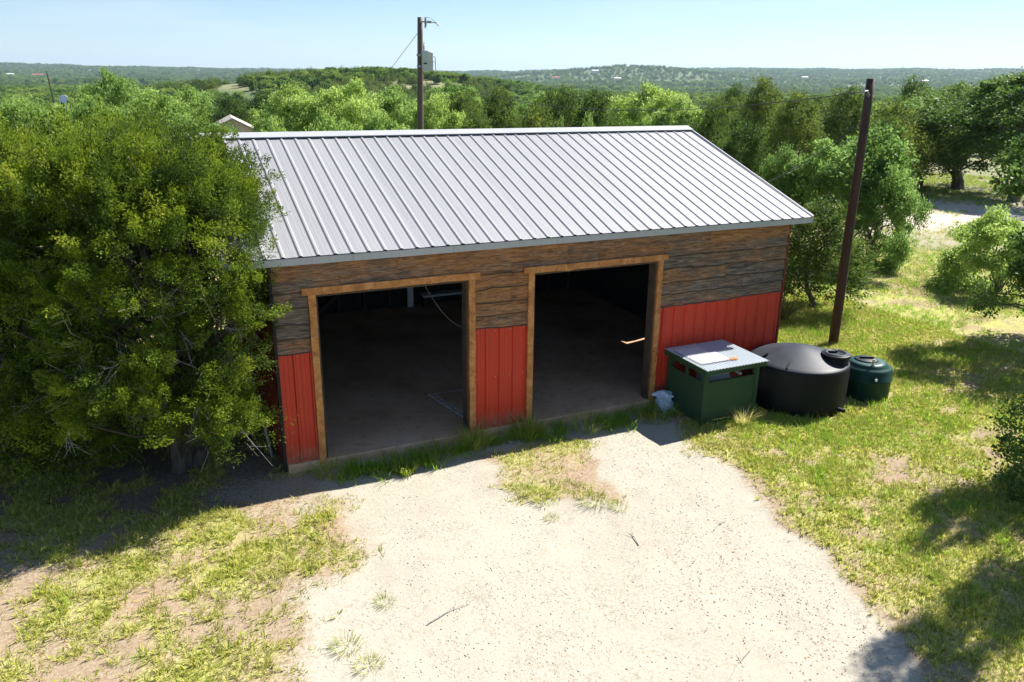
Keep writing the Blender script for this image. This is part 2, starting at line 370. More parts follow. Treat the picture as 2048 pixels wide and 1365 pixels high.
def gravel_f(x, y):
    n = (fbm(x * 1.3, y * 1.3, 4) - .5) * 1.1 + (fbm(x * 6, y * 6, 2) - .5) * .35
    left = sstep(1.6, -.4, x)                                       # the left edge is ragged, the right one crisper
    g = sstep(-.35 - .8 * left, .25 + .2 * left, poly_sd(DRIVE, x, y) + n * (.3 + .8 * left))
    isl = sstep(-.3, .15, poly_sd(ISLAND, x, y) + n * .7)
    return g * (1 - .65 * isl) * (1 - .5 * sstep(.9, .2, x) * sstep(-1.2, -.7, y))
def litter_f(x, y):                                                  # leaf litter below the junipers
    return np.clip(sstep(2.9, 1.6, np.hypot((x + 1.6) / 1.0, (y - 1.4) / 1.05)) + sstep(3.6, 2.4, np.hypot(x + 4.6, (y - 2.8))), 0, 1)
def green_f(x, y):
    n = fbm(x * .55 + 3, y * .55 + 8, 4); n2 = fbm(x * 2.2 + 31, y * 2.2, 3)
    right = sstep(4.2, 6.2, x)
    base = .5 + .26 * right
    base = base + (n - .5) * 1.0 + (n2 - .5) * 1.1 + (fbm(x * 7 + 5, y * 7, 2) - .5) * .5
    bare = np.exp(-((x - 29) / 7) ** 2 - ((y - 14) / 5) ** 2) + .8 * np.exp(-((x - 8.3) / .45) ** 2 - ((y + 3.3) / .3) ** 2)
    base = base - .7 * bare - .32 * litter_f(x, y)
    isl = sstep(-.3, .2, poly_sd(ISLAND, x, y) + (n2 - .5) * .6)
    base = np.maximum(base * (1 - .97 * gravel_f(x, y)), isl * (.12 + n2 * .8))
    base = base + .3 * sstep(.9, .2, x) * sstep(-1.3, -.8, y) * sstep(.45, .6, n2)
    lush = np.exp(-((x - 9.2) / 2.2) ** 2 - ((y + 2.0) / .9) ** 2)
    return np.clip(base + .45 * lush, 0, 1.2)

def ground_mat():
    t = NT('yard_soil_and_gravel'); v = t.coord('Object')
    f1 = t.noise(v, 2.6, 6, .62); f2 = t.noise(v, 23, 5, .7); f3 = t.noise(v, 95, 3, .7); big = t.noise(v, .35, 4)
    vo = t.node('ShaderNodeTexVoronoi', Scale=42.0); t.l.new(v, vo.inputs['Vector'])
    gcell = t.ramp(t.node('ShaderNodeSeparateColor', Color=vo.outputs['Color']).outputs[0], [(0, (.315, .278, .212)), (.2, (.378, .345, .277)), (.6, (.418, .386, .316)), (1, (.45, .418, .345))])
    gfine = t.ramp(f3, [(.3, (.86, .84, .81)), (.5, (1, 1, 1))])
    grav = t.mix(.8, gcell, gfine, 'MULTIPLY')
    grav = t.mix(t.ramp(f1, [(.42, (0, 0, 0)), (.62, (.75, .75, .75))]), grav, (.42, .388, .318)); grav = t.mix(t.ramp(big, [(.5, (0, 0, 0)), (.66, (.5, .5, .5))]), grav, (.365, .325, .255))
    dirt = t.ramp(f2, [(.25, (.22, .155, .1)), (.5, (.34, .26, .18)), (.75, (.44, .365, .27))])
    dirt = t.mix(t.ramp(big, [(.5, (0, 0, 0)), (.7, (.45, .45, .45))]), dirt, (.38, .235, .15))
    that = t.ramp(f2, [(.25, (.22, .235, .05)), (.5, (.4, .405, .12)), (.72, (.57, .51, .27))])
    lit = t.ramp(f2, [(.3, (.11, .08, .056)), (.7, (.33, .25, .18))])
    spk = t.ramp(t.noise(v, 60, 5, .8), [(.36, (.55, .5, .42)), (.5, (1, 1, 1)), (.66, (1.0, 1.0, 1.0))]); dirt = t.mix(.9, dirt, spk, 'MULTIPLY'); that = t.mix(.8, that, spk, 'MULTIPLY')
    def cut(a, n, amt, lo, hi):
        m = t.node('ShaderNodeMath', operation='MULTIPLY_ADD'); t.l.new(n, m.inputs[0]); m.inputs[1].default_value = amt; t.l.new(a, m.inputs[2])
        r = t.node('ShaderNodeMapRange', interpolation_type='SMOOTHSTEP'); t.l.new(m.outputs[0], r.inputs[0]); r.inputs[1].default_value = lo + amt / 2; r.inputs[2].default_value = hi + amt / 2
        return r.outputs[0]
    c = t.mix(cut(t.attr('litter'), f1, .8, .3, .8), dirt, lit)
    c = t.mix(cut(t.attr('green'), f2, .9, .3, .95), c, that)
    c = t.mix(cut(t.attr('gravel'), f2, .8, .25, .75), c, grav)
    t.col(c); t.set(Roughness=.95); t.p.inputs['Specular IOR Level'].default_value = .1
    mh = t.node('ShaderNodeMath', operation='MULTIPLY_ADD'); t.l.new(f2, mh.inputs[0]); mh.inputs[1].default_value = 1.0; t.l.new(vo.outputs['Distance'], mh.inputs[2])
    t.bump(mh.outputs[0], .22, .01); return t.m
M['ground'] = ground_mat()
def field_mat():
    t = NT('pasture_and_scrub_ground'); v = t.coord('Object'); f1 = t.noise(v, .55, 6, .65); f2 = t.noise(v, 6, 6, .7); f0 = t.noise(v, .04, 4)
    g = t.ramp(f2, [(.25, (.1, .12, .035)), (.5, (.22, .23, .075)), (.75, (.38, .34, .17))]); d = t.ramp(f2, [(.3, (.3, .23, .155)), (.7, (.5, .415, .3))])
    c = t.mix(t.ramp(f1, [(.46, (0, 0, 0)), (.62, (1, 1, 1))]), g, d); c = t.mix(t.ramp(f0, [(.5, (0, 0, 0)), (.6, (.5, .5, .5))]), c, (.26, .24, .1))
    c = t.mix(t.ramp(f0, [(.3, (.55, .55, .55)), (.6, (.8, .8, .8))]), c, (.17, .185, .075))
    c = t.mix(t.attr('bare'), c, t.ramp(f2, [(.3, (.42, .34, .26)), (.7, (.62, .54, .44))]))
    c = t.mix(t.attr('wooded'), c, t.ramp(f1, [(.35, (.05, .085, .025)), (.65, (.1, .15, .04))]))
    t.col(c); t.set(Roughness=.95); t.bump(f2, .5, .06); return t.m
M['field'] = field_mat()

# far sheet: rings about the barn out to the horizon
nr, na = 230, 420
rr = np.concatenate([[0.0], np.geomspace(3, 14000, nr - 1)])
aa = np.linspace(0, 2 * math.pi, na, endpoint=False)
RR, AA = np.meshgrid(rr, aa, indexing='ij'); GX = 4.5 + RR * np.sin(AA); GY = 3.5 + RR * np.cos(AA); GZ = terrain(GX, GY)
YX0, YX1, YY0, YY1 = -9.0, 23.0, -12.5, 13.0
inside = np.minimum(np.minimum(GX - YX0, YX1 - GX), np.minimum(GY - YY0, YY1 - GY))
GZ = GZ - .35 * sstep(.5, 1.4, inside)
i0 = np.arange(nr - 1)[:, None] * na + np.arange(na)[None]; i1 = np.arange(nr - 1)[:, None] * na + (np.arange(na)[None] + 1) % na
Fq = np.stack([i0, i0 + na, i1 + na, i1], -1).reshape(-1, 4)
_op = fbm(GX / 90 + 70, GY / 90, 3); _hl = np.exp(-((GX - _hc[0]) / 95) ** 2 - ((GY - _hc[1]) / 80) ** 2)
WD = sstep(70, 160, RR) * (1 - sstep(.45, .6, _hl)) * (1 - .45 * sstep(.66, .7, _op) * sstep(700, 1500, RR))
g = fast_mesh('ground', np.stack([GX, GY, GZ], -1).reshape(-1, 3), Fq, M['field'], smooth=True, attrs={'wooded': ('POINT', WD.reshape(-1)), 'bare': ('POINT', (np.exp(-((GX - 31) / 8) ** 2 - ((GY - 13.5) / 5.5) ** 2) * 1.3).reshape(-1))}); tag(g, kind='structure')
g['label'] = 'open country of scrub pasture rolling away to the far hills'

# near sheet: yard and gravel drive
st = .075
xs = np.arange(YX0, YX1 + .01, st); ys = np.arange(YY0, YY1 + .01, st); nx, ny = len(xs), len(ys)
X, Y = np.meshgrid(xs, ys, indexing='ij')
GR = gravel_f(X, Y); GN_ = green_f(X, Y); LI = litter_f(X, Y)
edge = sstep(0, 1.2, np.minimum(np.minimum(X - YX0, YX1 - X), np.minimum(Y - YY0, YY1 - Y)))
def yard_z(x, y):
    return terrain(x, y) + .012 + (fbm(x * .7, y * .7, 3) - .5) * .07 * sstep(0, 1.5, -y) + (fbm(x * 3.1, y * 3.1, 3) - .5) * .03 + .02 * (gravel_f(x, y) < .3)
Z = terrain(X, Y) + .012 + edge * ((fbm(X * .7, Y * .7, 3) - .5) * .07 * sstep(0, 1.5, -Y) + (fbm(X * 3.1, Y * 3.1, 3) - .5) * .03 + .02 * (1 - GR))
Vg = np.stack([X, Y, Z], -1).reshape(-1, 3)
a0 = np.arange(nx - 1)[:, None] * ny + np.arange(ny - 1)[None]; Fg = np.stack([a0, a0 + ny, a0 + ny + 1, a0 + 1], -1).reshape(-1, 4)
ctr = GR.reshape(-1)[Fg].mean(1); keep = Vg[Fg].mean(1); under = (keep[:, 0] > .3) & (keep[:, 0] < 8.7) & (keep[:, 1] > .3) & (keep[:, 1] < 7.1)
for nm, sel, lb in (('gravel_drive', ctr > .5, 'pale limestone gravel drive in front of the open bays'), ('yard', ctr <= .5, 'patchy grass and bare soil yard round the barn')):
    F = Fg[sel & ~under]; used = np.unique(F); mp = np.zeros(len(Vg), np.int64); mp[used] = np.arange(len(used))
    o = fast_mesh(nm, Vg[used], mp[F], M['ground'], smooth=True, attrs={'gravel': ('POINT', GR.reshape(-1)[used]), 'green': ('POINT', GN_.reshape(-1)[used]), 'litter': ('POINT', LI.reshape(-1)[used])})
    tag(o, lb, kind='structure')

# ------------------------------------------------------------------ barn
XL, XR, YB = .06, 8.944, 7.38
EV_Y, EV_Z, RG_Y, RG_Z = -.08, 3.0, 3.72, 4.302
SL = (RG_Z - EV_Z) / (RG_Y - EV_Y)
barn = thing('barn', 'two bay barn of weathered boards and red metal with pale ribbed roof', 'barn', (4.5, 0, -.14))
RIB = .2286
def rib_profile(x0, x1, phase, h, wb, wt, minor=.003):
    pts = [(x0, 0.0)]; k = math.floor((x0 - phase) / RIB)
    while True:
        c = phase + k * RIB
        if c - wb > x1: break
        for dx_, off in ((-wb / 2, 0), (-wt / 2, h), (wt / 2, h), (wb / 2, 0), (wb / 2 + .052, 0), (wb / 2 + .058, minor), (wb / 2 + .068, minor), (wb / 2 + .074, 0), (wb / 2 + .112, 0), (wb / 2 + .118, minor), (wb / 2 + .128, minor), (wb / 2 + .134, 0)):
            x = c + dx_
            if x0 < x < x1: pts.append((x, off))
        k += 1
    pts.append((x1, 0.0)); return pts
# roof
roof = MB()
dk = .03
xa, xb = -.50, 9.385
for s in (0, 1):
    def my(y): return y if s == 0 else 2 * RG_Y - y
    v = [(x, my(y), z + d) for d in (-.02, -.06) for x, y, z in ((xa, EV_Y + .02, EV_Z), (xb, EV_Y + .02, EV_Z), (xb, RG_Y, RG_Z), (xa, RG_Y, RG_Z))]
    roof.add(v, [(0, 1, 2, 3), (7, 6, 5, 4), (0, 4, 5, 1), (1, 5, 6, 2), (3, 2, 6, 7), (0, 3, 7, 4)])
roof = roof.build('roof', M['dark_in'], barn)
nrm = unit(np.array([0, -SL, 1.0]))
for s in (0, 1):
    k = -3
    while k * RIB < 9.3:
        x0 = max(xa - .02, (k + .5) * RIB); x1 = min(xb + .015, (k + 4.5) * RIB); k += 4
        if x1 - x0 < .05: continue
        mb = MB(); pr = rib_profile(x0, x1, 0, .0165, .066, .022, .001)
        n = np.array([0, nrm[1] if s == 0 else -nrm[1], nrm[2]]); v = []
        lift = .002 * ((k // 4) % 2)
        for (y, z) in ((EV_Y - .03, EV_Z - .03 * SL), (RG_Y, RG_Z)):
            yy = y if s == 0 else 2 * RG_Y - y
            for x, off in pr: v.append(np.array([x, yy, z]) + n * (off + lift))
        m = len(pr); mb.add(v, [(i, i + 1, m + i + 1, m + i) for i in range(m - 1)]); mb.build('roof_sheet', M['roof'], roof)
mb = MB(); q = .205
pz = RG_Z + .047
v = [(x, y, z) for x in (xa - .03, xb + .025) for y, z in ((RG_Y - q, pz - q * SL - .012), (RG_Y - q, pz - q * SL), (RG_Y, pz), (RG_Y + q, pz - q * SL), (RG_Y + q, pz - q * SL - .012))]
mb.add(v, [(i, i + 1, i + 6, i + 5) for i in range(4)]); mb.build('ridge_cap', M['roof_trim'], roof)
for nm, y in (('eave_fascia', EV_Y), ('eave_fascia', 2 * RG_Y - EV_Y + .03)):
    xx = [xa, 1.15, 2.6, 4.35, 6.05, xb]
    for i in range(5):
        mb = MB(); mb.box(xx[i] + .002, xx[i + 1] - .002, y - .03 - .002 * (i % 2), y - .002, EV_Z - .115, EV_Z - .022); mb.build(nm, M['roof_trim'], roof)
for x in (xa, xb):
    for s in (0, 1):
        y0 = EV_Y - .028; mb = MB(); t0, t1 = (x - .018, x + .006) if x < 0 else (x - .006, x + .018)
        def my(y): return y if s == 0 else 2 * RG_Y - y
        v = [(xx, my(y), z + d) for d in (.034, -.1) for xx in (t0, t1) for y, z in ((y0, EV_Z - .02), (RG_Y, RG_Z + .004))]
        mb.add(v, [(0, 1, 3, 2), (4, 6, 7, 5), (0, 4, 5, 1), (2, 3, 7, 6), (0, 2, 6, 4), (1, 5, 7, 3)]); mb.build('rake_trim', M['roof_trim'], roof)

# front wall
D1 = (.527, 2.948); D2 = (3.828, 6.283)          # outer edges of the door posts
SEG = [(XL, D1[0]), (D1[1], D2[0]), (D2[1], XR)]
mb = MB()
for a, b in SEG: mb.box(a + .01, b, .012, .1, -.06, 2.5)
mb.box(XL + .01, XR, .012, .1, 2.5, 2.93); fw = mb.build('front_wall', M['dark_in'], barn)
def board(x0, x1, z0, z1, y, weather, wavy, seed):
    r = np.random.default_rng(seed); n = max(4, int((x1 - x0) / .07)); xs_ = np.linspace(x0, x1, n + 1)
    w = wavy * (np.interp(xs_, np.arange(x0 - .5, x1 + .9, .16), r.normal(0, 1, len(np.arange(x0 - .5, x1 + .9, .16)))) * .55 + np.interp(xs_, np.arange(x0 - .5, x1 + .9, .5), r.normal(0, 1, len(np.arange(x0 - .5, x1 + .9, .5)))) * .6)
    tl = r.normal(0, .004); b_ = z0 + w + np.linspace(-tl, tl, n + 1); v = []
    ww = np.interp(xs_, [x0, x1], [weather, weather + r.normal(0, .08)])
    for i, x in enumerate(xs_): v += [(x, y + .008, z1), (x, y - .012, b_[i] + .05), (x, y - .024, b_[i] + .01), (x, y - .02, b_[i]), (x, y + .022, b_[i] + .002)]
    f = [(5 * i + j, 5 * i + j + 1, 5 * i + j + 6, 5 * i + j + 5) for i in range(n) for j in range(4)] + [(4, 3, 2, 1, 0), tuple(5 * n + j for j in range(5))]
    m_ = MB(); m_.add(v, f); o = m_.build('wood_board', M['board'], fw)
    at = o.data.attributes.new('weather', 'FLOAT', 'POINT'); at.data.foreach_set('value', np.repeat(ww, 5).astype(np.float32))
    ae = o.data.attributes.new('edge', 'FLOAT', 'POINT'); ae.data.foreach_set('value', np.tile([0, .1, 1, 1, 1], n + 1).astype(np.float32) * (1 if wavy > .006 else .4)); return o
zc = [2.93, 2.69, 2.5, 2.28, 2.06, 1.86, 1.655]
rows = {0: [XL, 1.78, 4.5, 7.22, XR], 1: [XL, .98, 2.3, 3.55, 5.05, 6.3, XR]}
sd = 100
for k in range(6):
    spans = list(zip(rows[k][:-1], rows[k][1:])) if k in rows else [(a, b) for a, b in SEG]
    if k in (3, 4): spans = spans[:2] + [(SEG[2][0], 7.62 + .4 * (k - 3)), (7.62 + .4 * (k - 3), XR)]
    for a, b in spans:
        mid = (a + b) / 2; sd += 1
        we = (.44 if k == 0 else .5 if k == 1 else .74 if mid < 1 else .3 if mid < 5 else .58 if mid < 7.4 else .66) + random.uniform(-.13, .13)
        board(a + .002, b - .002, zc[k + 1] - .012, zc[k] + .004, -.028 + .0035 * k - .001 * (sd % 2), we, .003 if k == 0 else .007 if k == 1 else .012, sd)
def red_sheet(x0, x1, phase, parent, mat, y=0.0, z0=-.07, z1=1.69, nm='red_panel', along='x', sgn=-1):
    pr = rib_profile(x0, x1, phase, .028, .05, .02, .005); m_ = MB(); v = []
    for z in (z0, z1):
        for x, off in pr: v.append((x, y + sgn * off, z) if along == 'x' else (y + sgn * off, x, z))
    n = len(pr); m_.add(v, [(i, i + 1, n + i + 1, n + i) if sgn * (1 if along == 'x' else -1) < 0 else (i + 1, i, n + i, n + i + 1) for i in range(n - 1)]); return m_.build(nm, mat, parent)
red_sheet(XL, D1[0], .283, fw, M['red']); red_sheet(D1[1], D2[0], 3.147, fw, M['red'])
for a, b in ((D2[1], 7.19), (7.19, 8.104), (8.104, XR)): red_sheet(a, b, 6.39, fw, M['red'], y=.0005 * (a > 7))
for x0, x1, mt in ((XL - .03, XL + .012, 'dark_in'), (XR - .012, XR + .03, 'dark_red')):
    mb = MB(); mb.box(x0, x1, -.035, .06, -.1, 2.9); mb.build('corner_trim', M[mt], fw)
# screws on the red panels
for xx in (.12, .32, .5, 3.0, 3.3, 3.55, 3.78, 6.35, 6.8, 7.3, 7.75, 8.2, 8.7):
    for zz in (.08, .85, 1.6):
        mb = MB(); mb.lathe([(0.001, 0), (.009, .0), (.007, .006), (.001, .008)], n=6); mb.v = [(xx + a, -.004 - c, zz + b) for a, b, c in mb.v]; mb.build('screw', M['roof_trim'], fw)
# other walls
mb = MB(); mb.add([(XL + .09, .1, -.06), (XL + .09, YB, -.06), (XL + .09, YB, 2.9), (XL + .09, RG_Y, 4.2), (XL + .09, .1, 2.93), (XL + .1, .1, -.06), (XL + .1, YB, -.06), (XL + .1, YB, 2.9), (XL + .1, RG_Y, 4.2), (XL + .1, .1, 2.93)],
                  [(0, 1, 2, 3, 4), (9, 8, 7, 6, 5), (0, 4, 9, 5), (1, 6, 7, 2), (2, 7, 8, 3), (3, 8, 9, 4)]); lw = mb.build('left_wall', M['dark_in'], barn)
def gable_sheets(xw, sgn, parent, mat, hole=None):
    y = .02; i = 0
    while y < YB - .01:
        y1 = min(y + .9144, YB); pr = rib_profile(y, y1, .1, .02, .05, .022, .0035); m_ = MB(); v = []
        top = [EV_Z - .1 + SL * (min(q_, 2 * RG_Y - q_) - EV_Y) for q_, _ in pr]
        for t_, (q_, off) in zip(top, pr): v += [(xw + sgn * off, q_, -.08), (xw + sgn * off, q_, t_)]
        n = len(pr); f = [(2 * i_, 2 * i_ + 1, 2 * i_ + 3, 2 * i_ + 2) for i_ in range(n - 1)]
        if hole:
            (ha, hb, hz0, hz1) = hole; v2 = []; f2 = []
            for (q_, off), t_ in zip(pr, top):
                v2 += [(xw + sgn * off, q_, z_) for z_ in (-.08, hz0, hz1, t_)]
            for i_ in range(n - 1):
                qm = (pr[i_][0] + pr[i_ + 1][0]) / 2
                for j in range(3):
                    if j == 1 and ha < qm < hb: continue
                    f2.append((4 * i_ + j, 4 * i_ + j + 1, 4 * i_ + j + 5, 4 * i_ + j + 4))
            v, f = v2, f2
        m_.add(v, f); m_.build('siding_sheet', mat, parent); y = y1
gable_sheets(XL, -1, lw, M['dark_red'])
wy = [.1, 3.03, 3.58, YB - .07]; wzz = [-.06, .87, 1.54, 2.9]; xi = XR - .03; mb = MB(); v = [(xi, y, z) for y in wy for z in wzz] + [(xi, RG_Y, 4.2)]
mb.add(v, [(4 * i + j, 4 * i + j + 1, 4 * i + j + 5, 4 * i + j + 4) for i in range(3) for j in range(3) if not (i == 1 and j == 1)] + [(3, 16, 15, 11, 7)])
rw = mb.build('right_wall', M['dark_in'], barn); gable_sheets(XR, 1, rw, M['dark_red'], hole=(3.02, 3.6, .88, 1.53))
mb = MB(); mb.add([(XR - .045 - d, y, z) for d in (0, .015) for y, z in ((3.1, .84), (3.62, .84), (3.62, 1.515), (3.3, 1.49), (3.11, 1.40), (3.085, 1.2))], [(0, 1, 2, 3, 4, 5), (11, 10, 9, 8, 7, 6)] + [(i, 6 + i, 6 + (i + 1) % 6, (i + 1) % 6) for i in range(6)]); mb.build('window_cover', M['stud'], rw)
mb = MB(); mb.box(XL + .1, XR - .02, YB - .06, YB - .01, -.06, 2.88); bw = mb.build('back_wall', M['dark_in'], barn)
for i in range(10):
    red_sheet(XL + i * .889, XL + (i + 1) * .889, .1, bw, M['dark_red'], y=YB + .01, z0=-.08, z1=2.9, nm='siding_sheet', sgn=1)
for x in np.arange(.7, 8.9, .61):
    mb = MB(); mb.box(x - .02, x + .02, YB - .15, YB - .062, .02, 2.86); mb.build('stud', M['stud'], bw)
mb = MB(); mb.bar((2.0, YB - .2, .05), (3.9, YB - .2, 1.7), .09, .04, (0, 1, 0)); mb.build('diagonal_brace', M['stud'], bw)
# slab and door frames
mb = MB(); mb.box(XL + .02, XR - .03, -.055, YB - .005, -.2, 0); slab_o = mb.build('floor_slab', M['slab'], barn, bevel=.015)
for a, b, w in (((2.78, 1.7), (3.05, .15), .028), ((2.87, 1.66), (3.1, .35), .016), ((2.8, 1.69), (3.7, 1.65), .014)):
    mb = MB(); n = 26; pa, pb = np.array(a), np.array(b); d = unit(pb - pa); nn = np.array([-d[1], d[0]]); v = []
    for i in range(n + 1):
        p_ = pa + (pb - pa) * i / n + nn * random.gauss(0, .006); ww = w * random.uniform(.3, 1.1)
        v += [(*(p_ - nn * ww), .004), (*(p_ + nn * ww), .004)]
    mb.add(v, [(2 * i, 2 * i + 2, 2 * i + 3, 2 * i + 1) for i in range(n)]); mb.build('chalk_line', M['chalk'], slab_o)
for (a, b) in (D1, D2):
    mb = MB(); mb.box(a + .09, a + .125, -.02, .16, 0.002, 2.44); mb.box(b - .125, b - .09, -.02, .16, 0.002, 2.44); mb.box(a + .126, b - .126, -.018, .16, 2.41, 2.445); df = mb.build('door_frame', M['stud'], barn)
    for p0 in (a, b - .096):
        mb = MB(); n = 12; v = []
        for i in range(n + 1):
            z = -.06 + 2.515 * i / n; e = random.gauss(0, .0025); e2 = random.gauss(0, .0025)
            v += [(p0 + e, -.062, z), (p0 + .096 + e2, -.062, z), (p0 + .096 + e2, -.018, z), (p0 + e, -.018, z)]
        f = [(4 * i + j, 4 * i + (j + 1) % 4, 4 * i + 4 + (j + 1) % 4, 4 * i + 4 + j) for i in range(n) for j in range(4)] + [(3, 2, 1, 0), tuple(4 * n + j for j in range(4))]
        mb.add(v, f); mb.build('door_post', M['trim'], df)
    mb = MB(); n = 14; v = []
    for i in range(n + 1):
        x = a - .085 + (b - a + .165) * i / n; e = random.gauss(0, .004)
        v += [(x, -.07, 2.452 + e), (x, -.07, 2.55 + e * .4), (x, -.04, 2.55 + e * .4), (x, -.04, 2.452 + e)]
    f = [(4 * i + j, 4 * i + (j + 1) % 4, 4 * i + 4 + (j + 1) % 4, 4 * i + 4 + j) for i in range(n) for j in range(4)] + [(3, 2, 1, 0), tuple(4 * n + j for j in range(4))]
    mb.add(v, f); mb.build('door_header', M['trim'], df)
# things inside the left bay
mb = MB(); tq = np.linspace(0, 1, 14); mb.tube([(2.45 + .75 * q_, 1.0, 2.3 - .95 * q_ - .16 * math.sin(math.pi * q_)) for q_ in tq], .0045, 5)
tag(mb.build('hanging_cable', M['steel']), 'thin pale cable hanging down inside the left bay', 'cable')
wp = thing('wall_shelf', 'pale shelf and upright against the back wall inside the left bay', 'shelf', (4.4, YB - .3, 0))
mb = MB(); mb.box(4.18, 4.32, YB - .21, YB - .17, .002, 1.3); mb.build('upright', M['white_pl'], wp)
mb = MB(); mb.box(4.5, 5.9, YB - .5, YB - .16, .28, .32); mb.build('shelf_board', M['white_pl'], wp)
for x in (4.55, 5.85):
    mb = MB(); mb.box(x - .03, x + .03, YB - .45, YB - .2, .002, .279); mb.build('leg', M['stud'], wp)

# ------------------------------------------------------------------ pump house
ph = thing('pump_house', 'small dark green pump house with corrugated roof beside the right bay', 'pump house', (7.05, -.6, -.13))
bx0, bx1, by0, by1, bz, sz, tz = 6.5, 7.63, -1.08, -.09, -.13, .6, .79
def corr(x0, x1, y0, y1, zf, zb, m, nm, pitch=.066, amp=.009):
    n = int((x1 - x0) / pitch * 6); xs_ = np.linspace(x0, x1, n + 1); v = []
    for x in xs_:
        o_ = amp * math.sin(2 * math.pi * x / pitch); v += [(x, y0, zf + o_), (x, y1, zb + o_)]
    m_ = MB(); m_.add(v, [(2 * i, 2 * i + 2, 2 * i + 3, 2 * i + 1) for i in range(n)]); return m_.build(nm, m, ph, smooth=True)
mb = MB(); mb.box(bx0 + .01, bx1 - .01, by0 + .012, by0 + .03, bz + .07, sz); mb.build('front_panel', M['green'], ph)
mb = MB(); mb.box(bx0 + .012, bx0 + .03, by0 + .031, by1, bz + .05, sz + .02); mb.build('side_panel', M['green'], ph)
mb = MB(); mb.box(bx1 - .03, bx1 - .012, by0 + .031, by1, bz + .05, .25); mb.build('side_panel', M['green'], ph)
for x in (bx0, bx1 - .09):
    for y in (by0, by1 - .06):
        mb = MB(); mb.box(x, x + .09, y, y + .06, bz, tz - (.0 if y < -.5 else .02)); mb.build('corner_post', M['green'], ph)
mb = MB(); mb.box(bx0 + .005, bx0 + .04, -.62, -.57, sz + .021, tz - .01); mb.build('middle_post', M['green'], ph)
mb = MB(); mb.box(bx0 + .09, bx1 - .09, by0 - .004, by0 + .011, bz + .01, bz + .069); mb.build('base_rail', M['green'], ph)
mb = MB(); mb.box(bx0 + .091, bx1 - .091, by0 - .002, by0 + .045, sz + .001, sz + .025); mb.build('front_sill', M['green'], ph)
mb = MB(); mb.box(bx0 - .06, bx1 + .06, by0 - .09, by0 - .065, tz - .0, tz + .088); mb.build('roof_fascia', M['green'], ph)
for x in (bx0 - .06, bx1 + .035):
    mb = MB(); mb.add([(x + a, y, z) for a in (0, .025) for y, z in ((by0 - .064, tz), (by1 + .04, tz + .012), (by1 + .04, tz + .1), (by0 - .064, tz + .088))], [(0, 3, 2, 1), (4, 5, 6, 7), (0, 1, 5, 4), (1, 2, 6, 5), (2, 3, 7, 6), (3, 0, 4, 7)]); mb.build('roof_fascia', M['green'], ph)
corr(bx0 - .075, bx1 + .08, by0 - .13, by1 + .05, .89, .905, M['corr'], 'roof_sheet')
corr(bx0 + .0, bx0 + .62, by0 + .12, by0 + .52, .913, .919, M['corr_light'], 'roof_patch'); corr(bx0 + .0, bx0 + .5, by0 + .53, by0 + .86, .915, .924, M['corr_light'], 'roof_patch')
mb = MB(); mb.bar((7.3, by0 + .08, .65), (7.33, by1 - .05, .7), .05, .03); mb.build('inner_rail', M['corr'], ph)
mb = MB(); mb.lathe([(.02, .3), (.2, .3), (.24, .36), (.25, .6), (.245, 1.0), (.2, .0 + .1)], n=8); 
pt = thing('pressure_tank', 'pale blue pressure tank inside the green pump house', 'tank', (7.12, -.55, -.11))
mb = MB(); mb.lathe([(.001, 0), (.26, 0), (.28, .05), (.28, .6), (.25, .7), (.15, .77), (.001, .8)], (7.12, -.55, -.11), 28); mb.build('vessel', M['corr'], pt, smooth=True)
mb = MB(); mb.tube([(7.12, -.55, .68), (7.12, -.55, .73), (7.3, -.55, .73)], .02, 8); mb.build('pipe', M['white_pl'], pt)
mb = MB(); _v = [(7.16, -.9, .9)]
r_ = np.random.default_rng(5); ns = 14
for i in range(ns):
    a = 2 * math.pi * i / ns; q_ = .05 + .035 * r_.random(); mb.v.append((7.18 + q_ * 1.6 * math.cos(a), -.93 + q_ * math.sin(a) * .7, .912 + .008 * r_.random()))
mb.v.append((7.18, -.93, .935)); mb.f = [(i, (i + 1) % ns, ns) for i in range(ns)]
tag(mb.build('orange_rag', M['orange']), 'small orange rag lying on the pump house roof', 'rag')
# plastic bag between post and pump house
mb = MB(); n, m = 18, 14; r_ = np.random.default_rng(9); v = []
for j in range(m + 1):
    t_ = j / m; z = .34 * t_; rad = (.13 * (1 - t_) ** .6 + .03 + .05 * math.exp(-((t_ - .8) / .12) ** 2))
    for i in range(n):
        a = 2 * math.pi * i / n; q_ = rad * (1 + .22 * math.sin(5 * a + 9 * t_) + .1 * r_.normal())
        v.append((6.4 - .07 * t_ + q_ * math.cos(a) * (1 + .5 * (t_ > .75)), -.27 + .05 * t_ + q_ * math.sin(a), -.125 + z))
mb.add(v, [(j * n + i, j * n + (i + 1) % n, (j + 1) * n + (i + 1) % n, (j + 1) * n + i) for j in range(m) for i in range(n)] + [tuple(range(n))[::-1], tuple(m * n + i for i in range(n))])
tag(mb.build('plastic_bag', M['bag']), 'crumpled pale blue plastic bag beside the green pump house', 'bag')

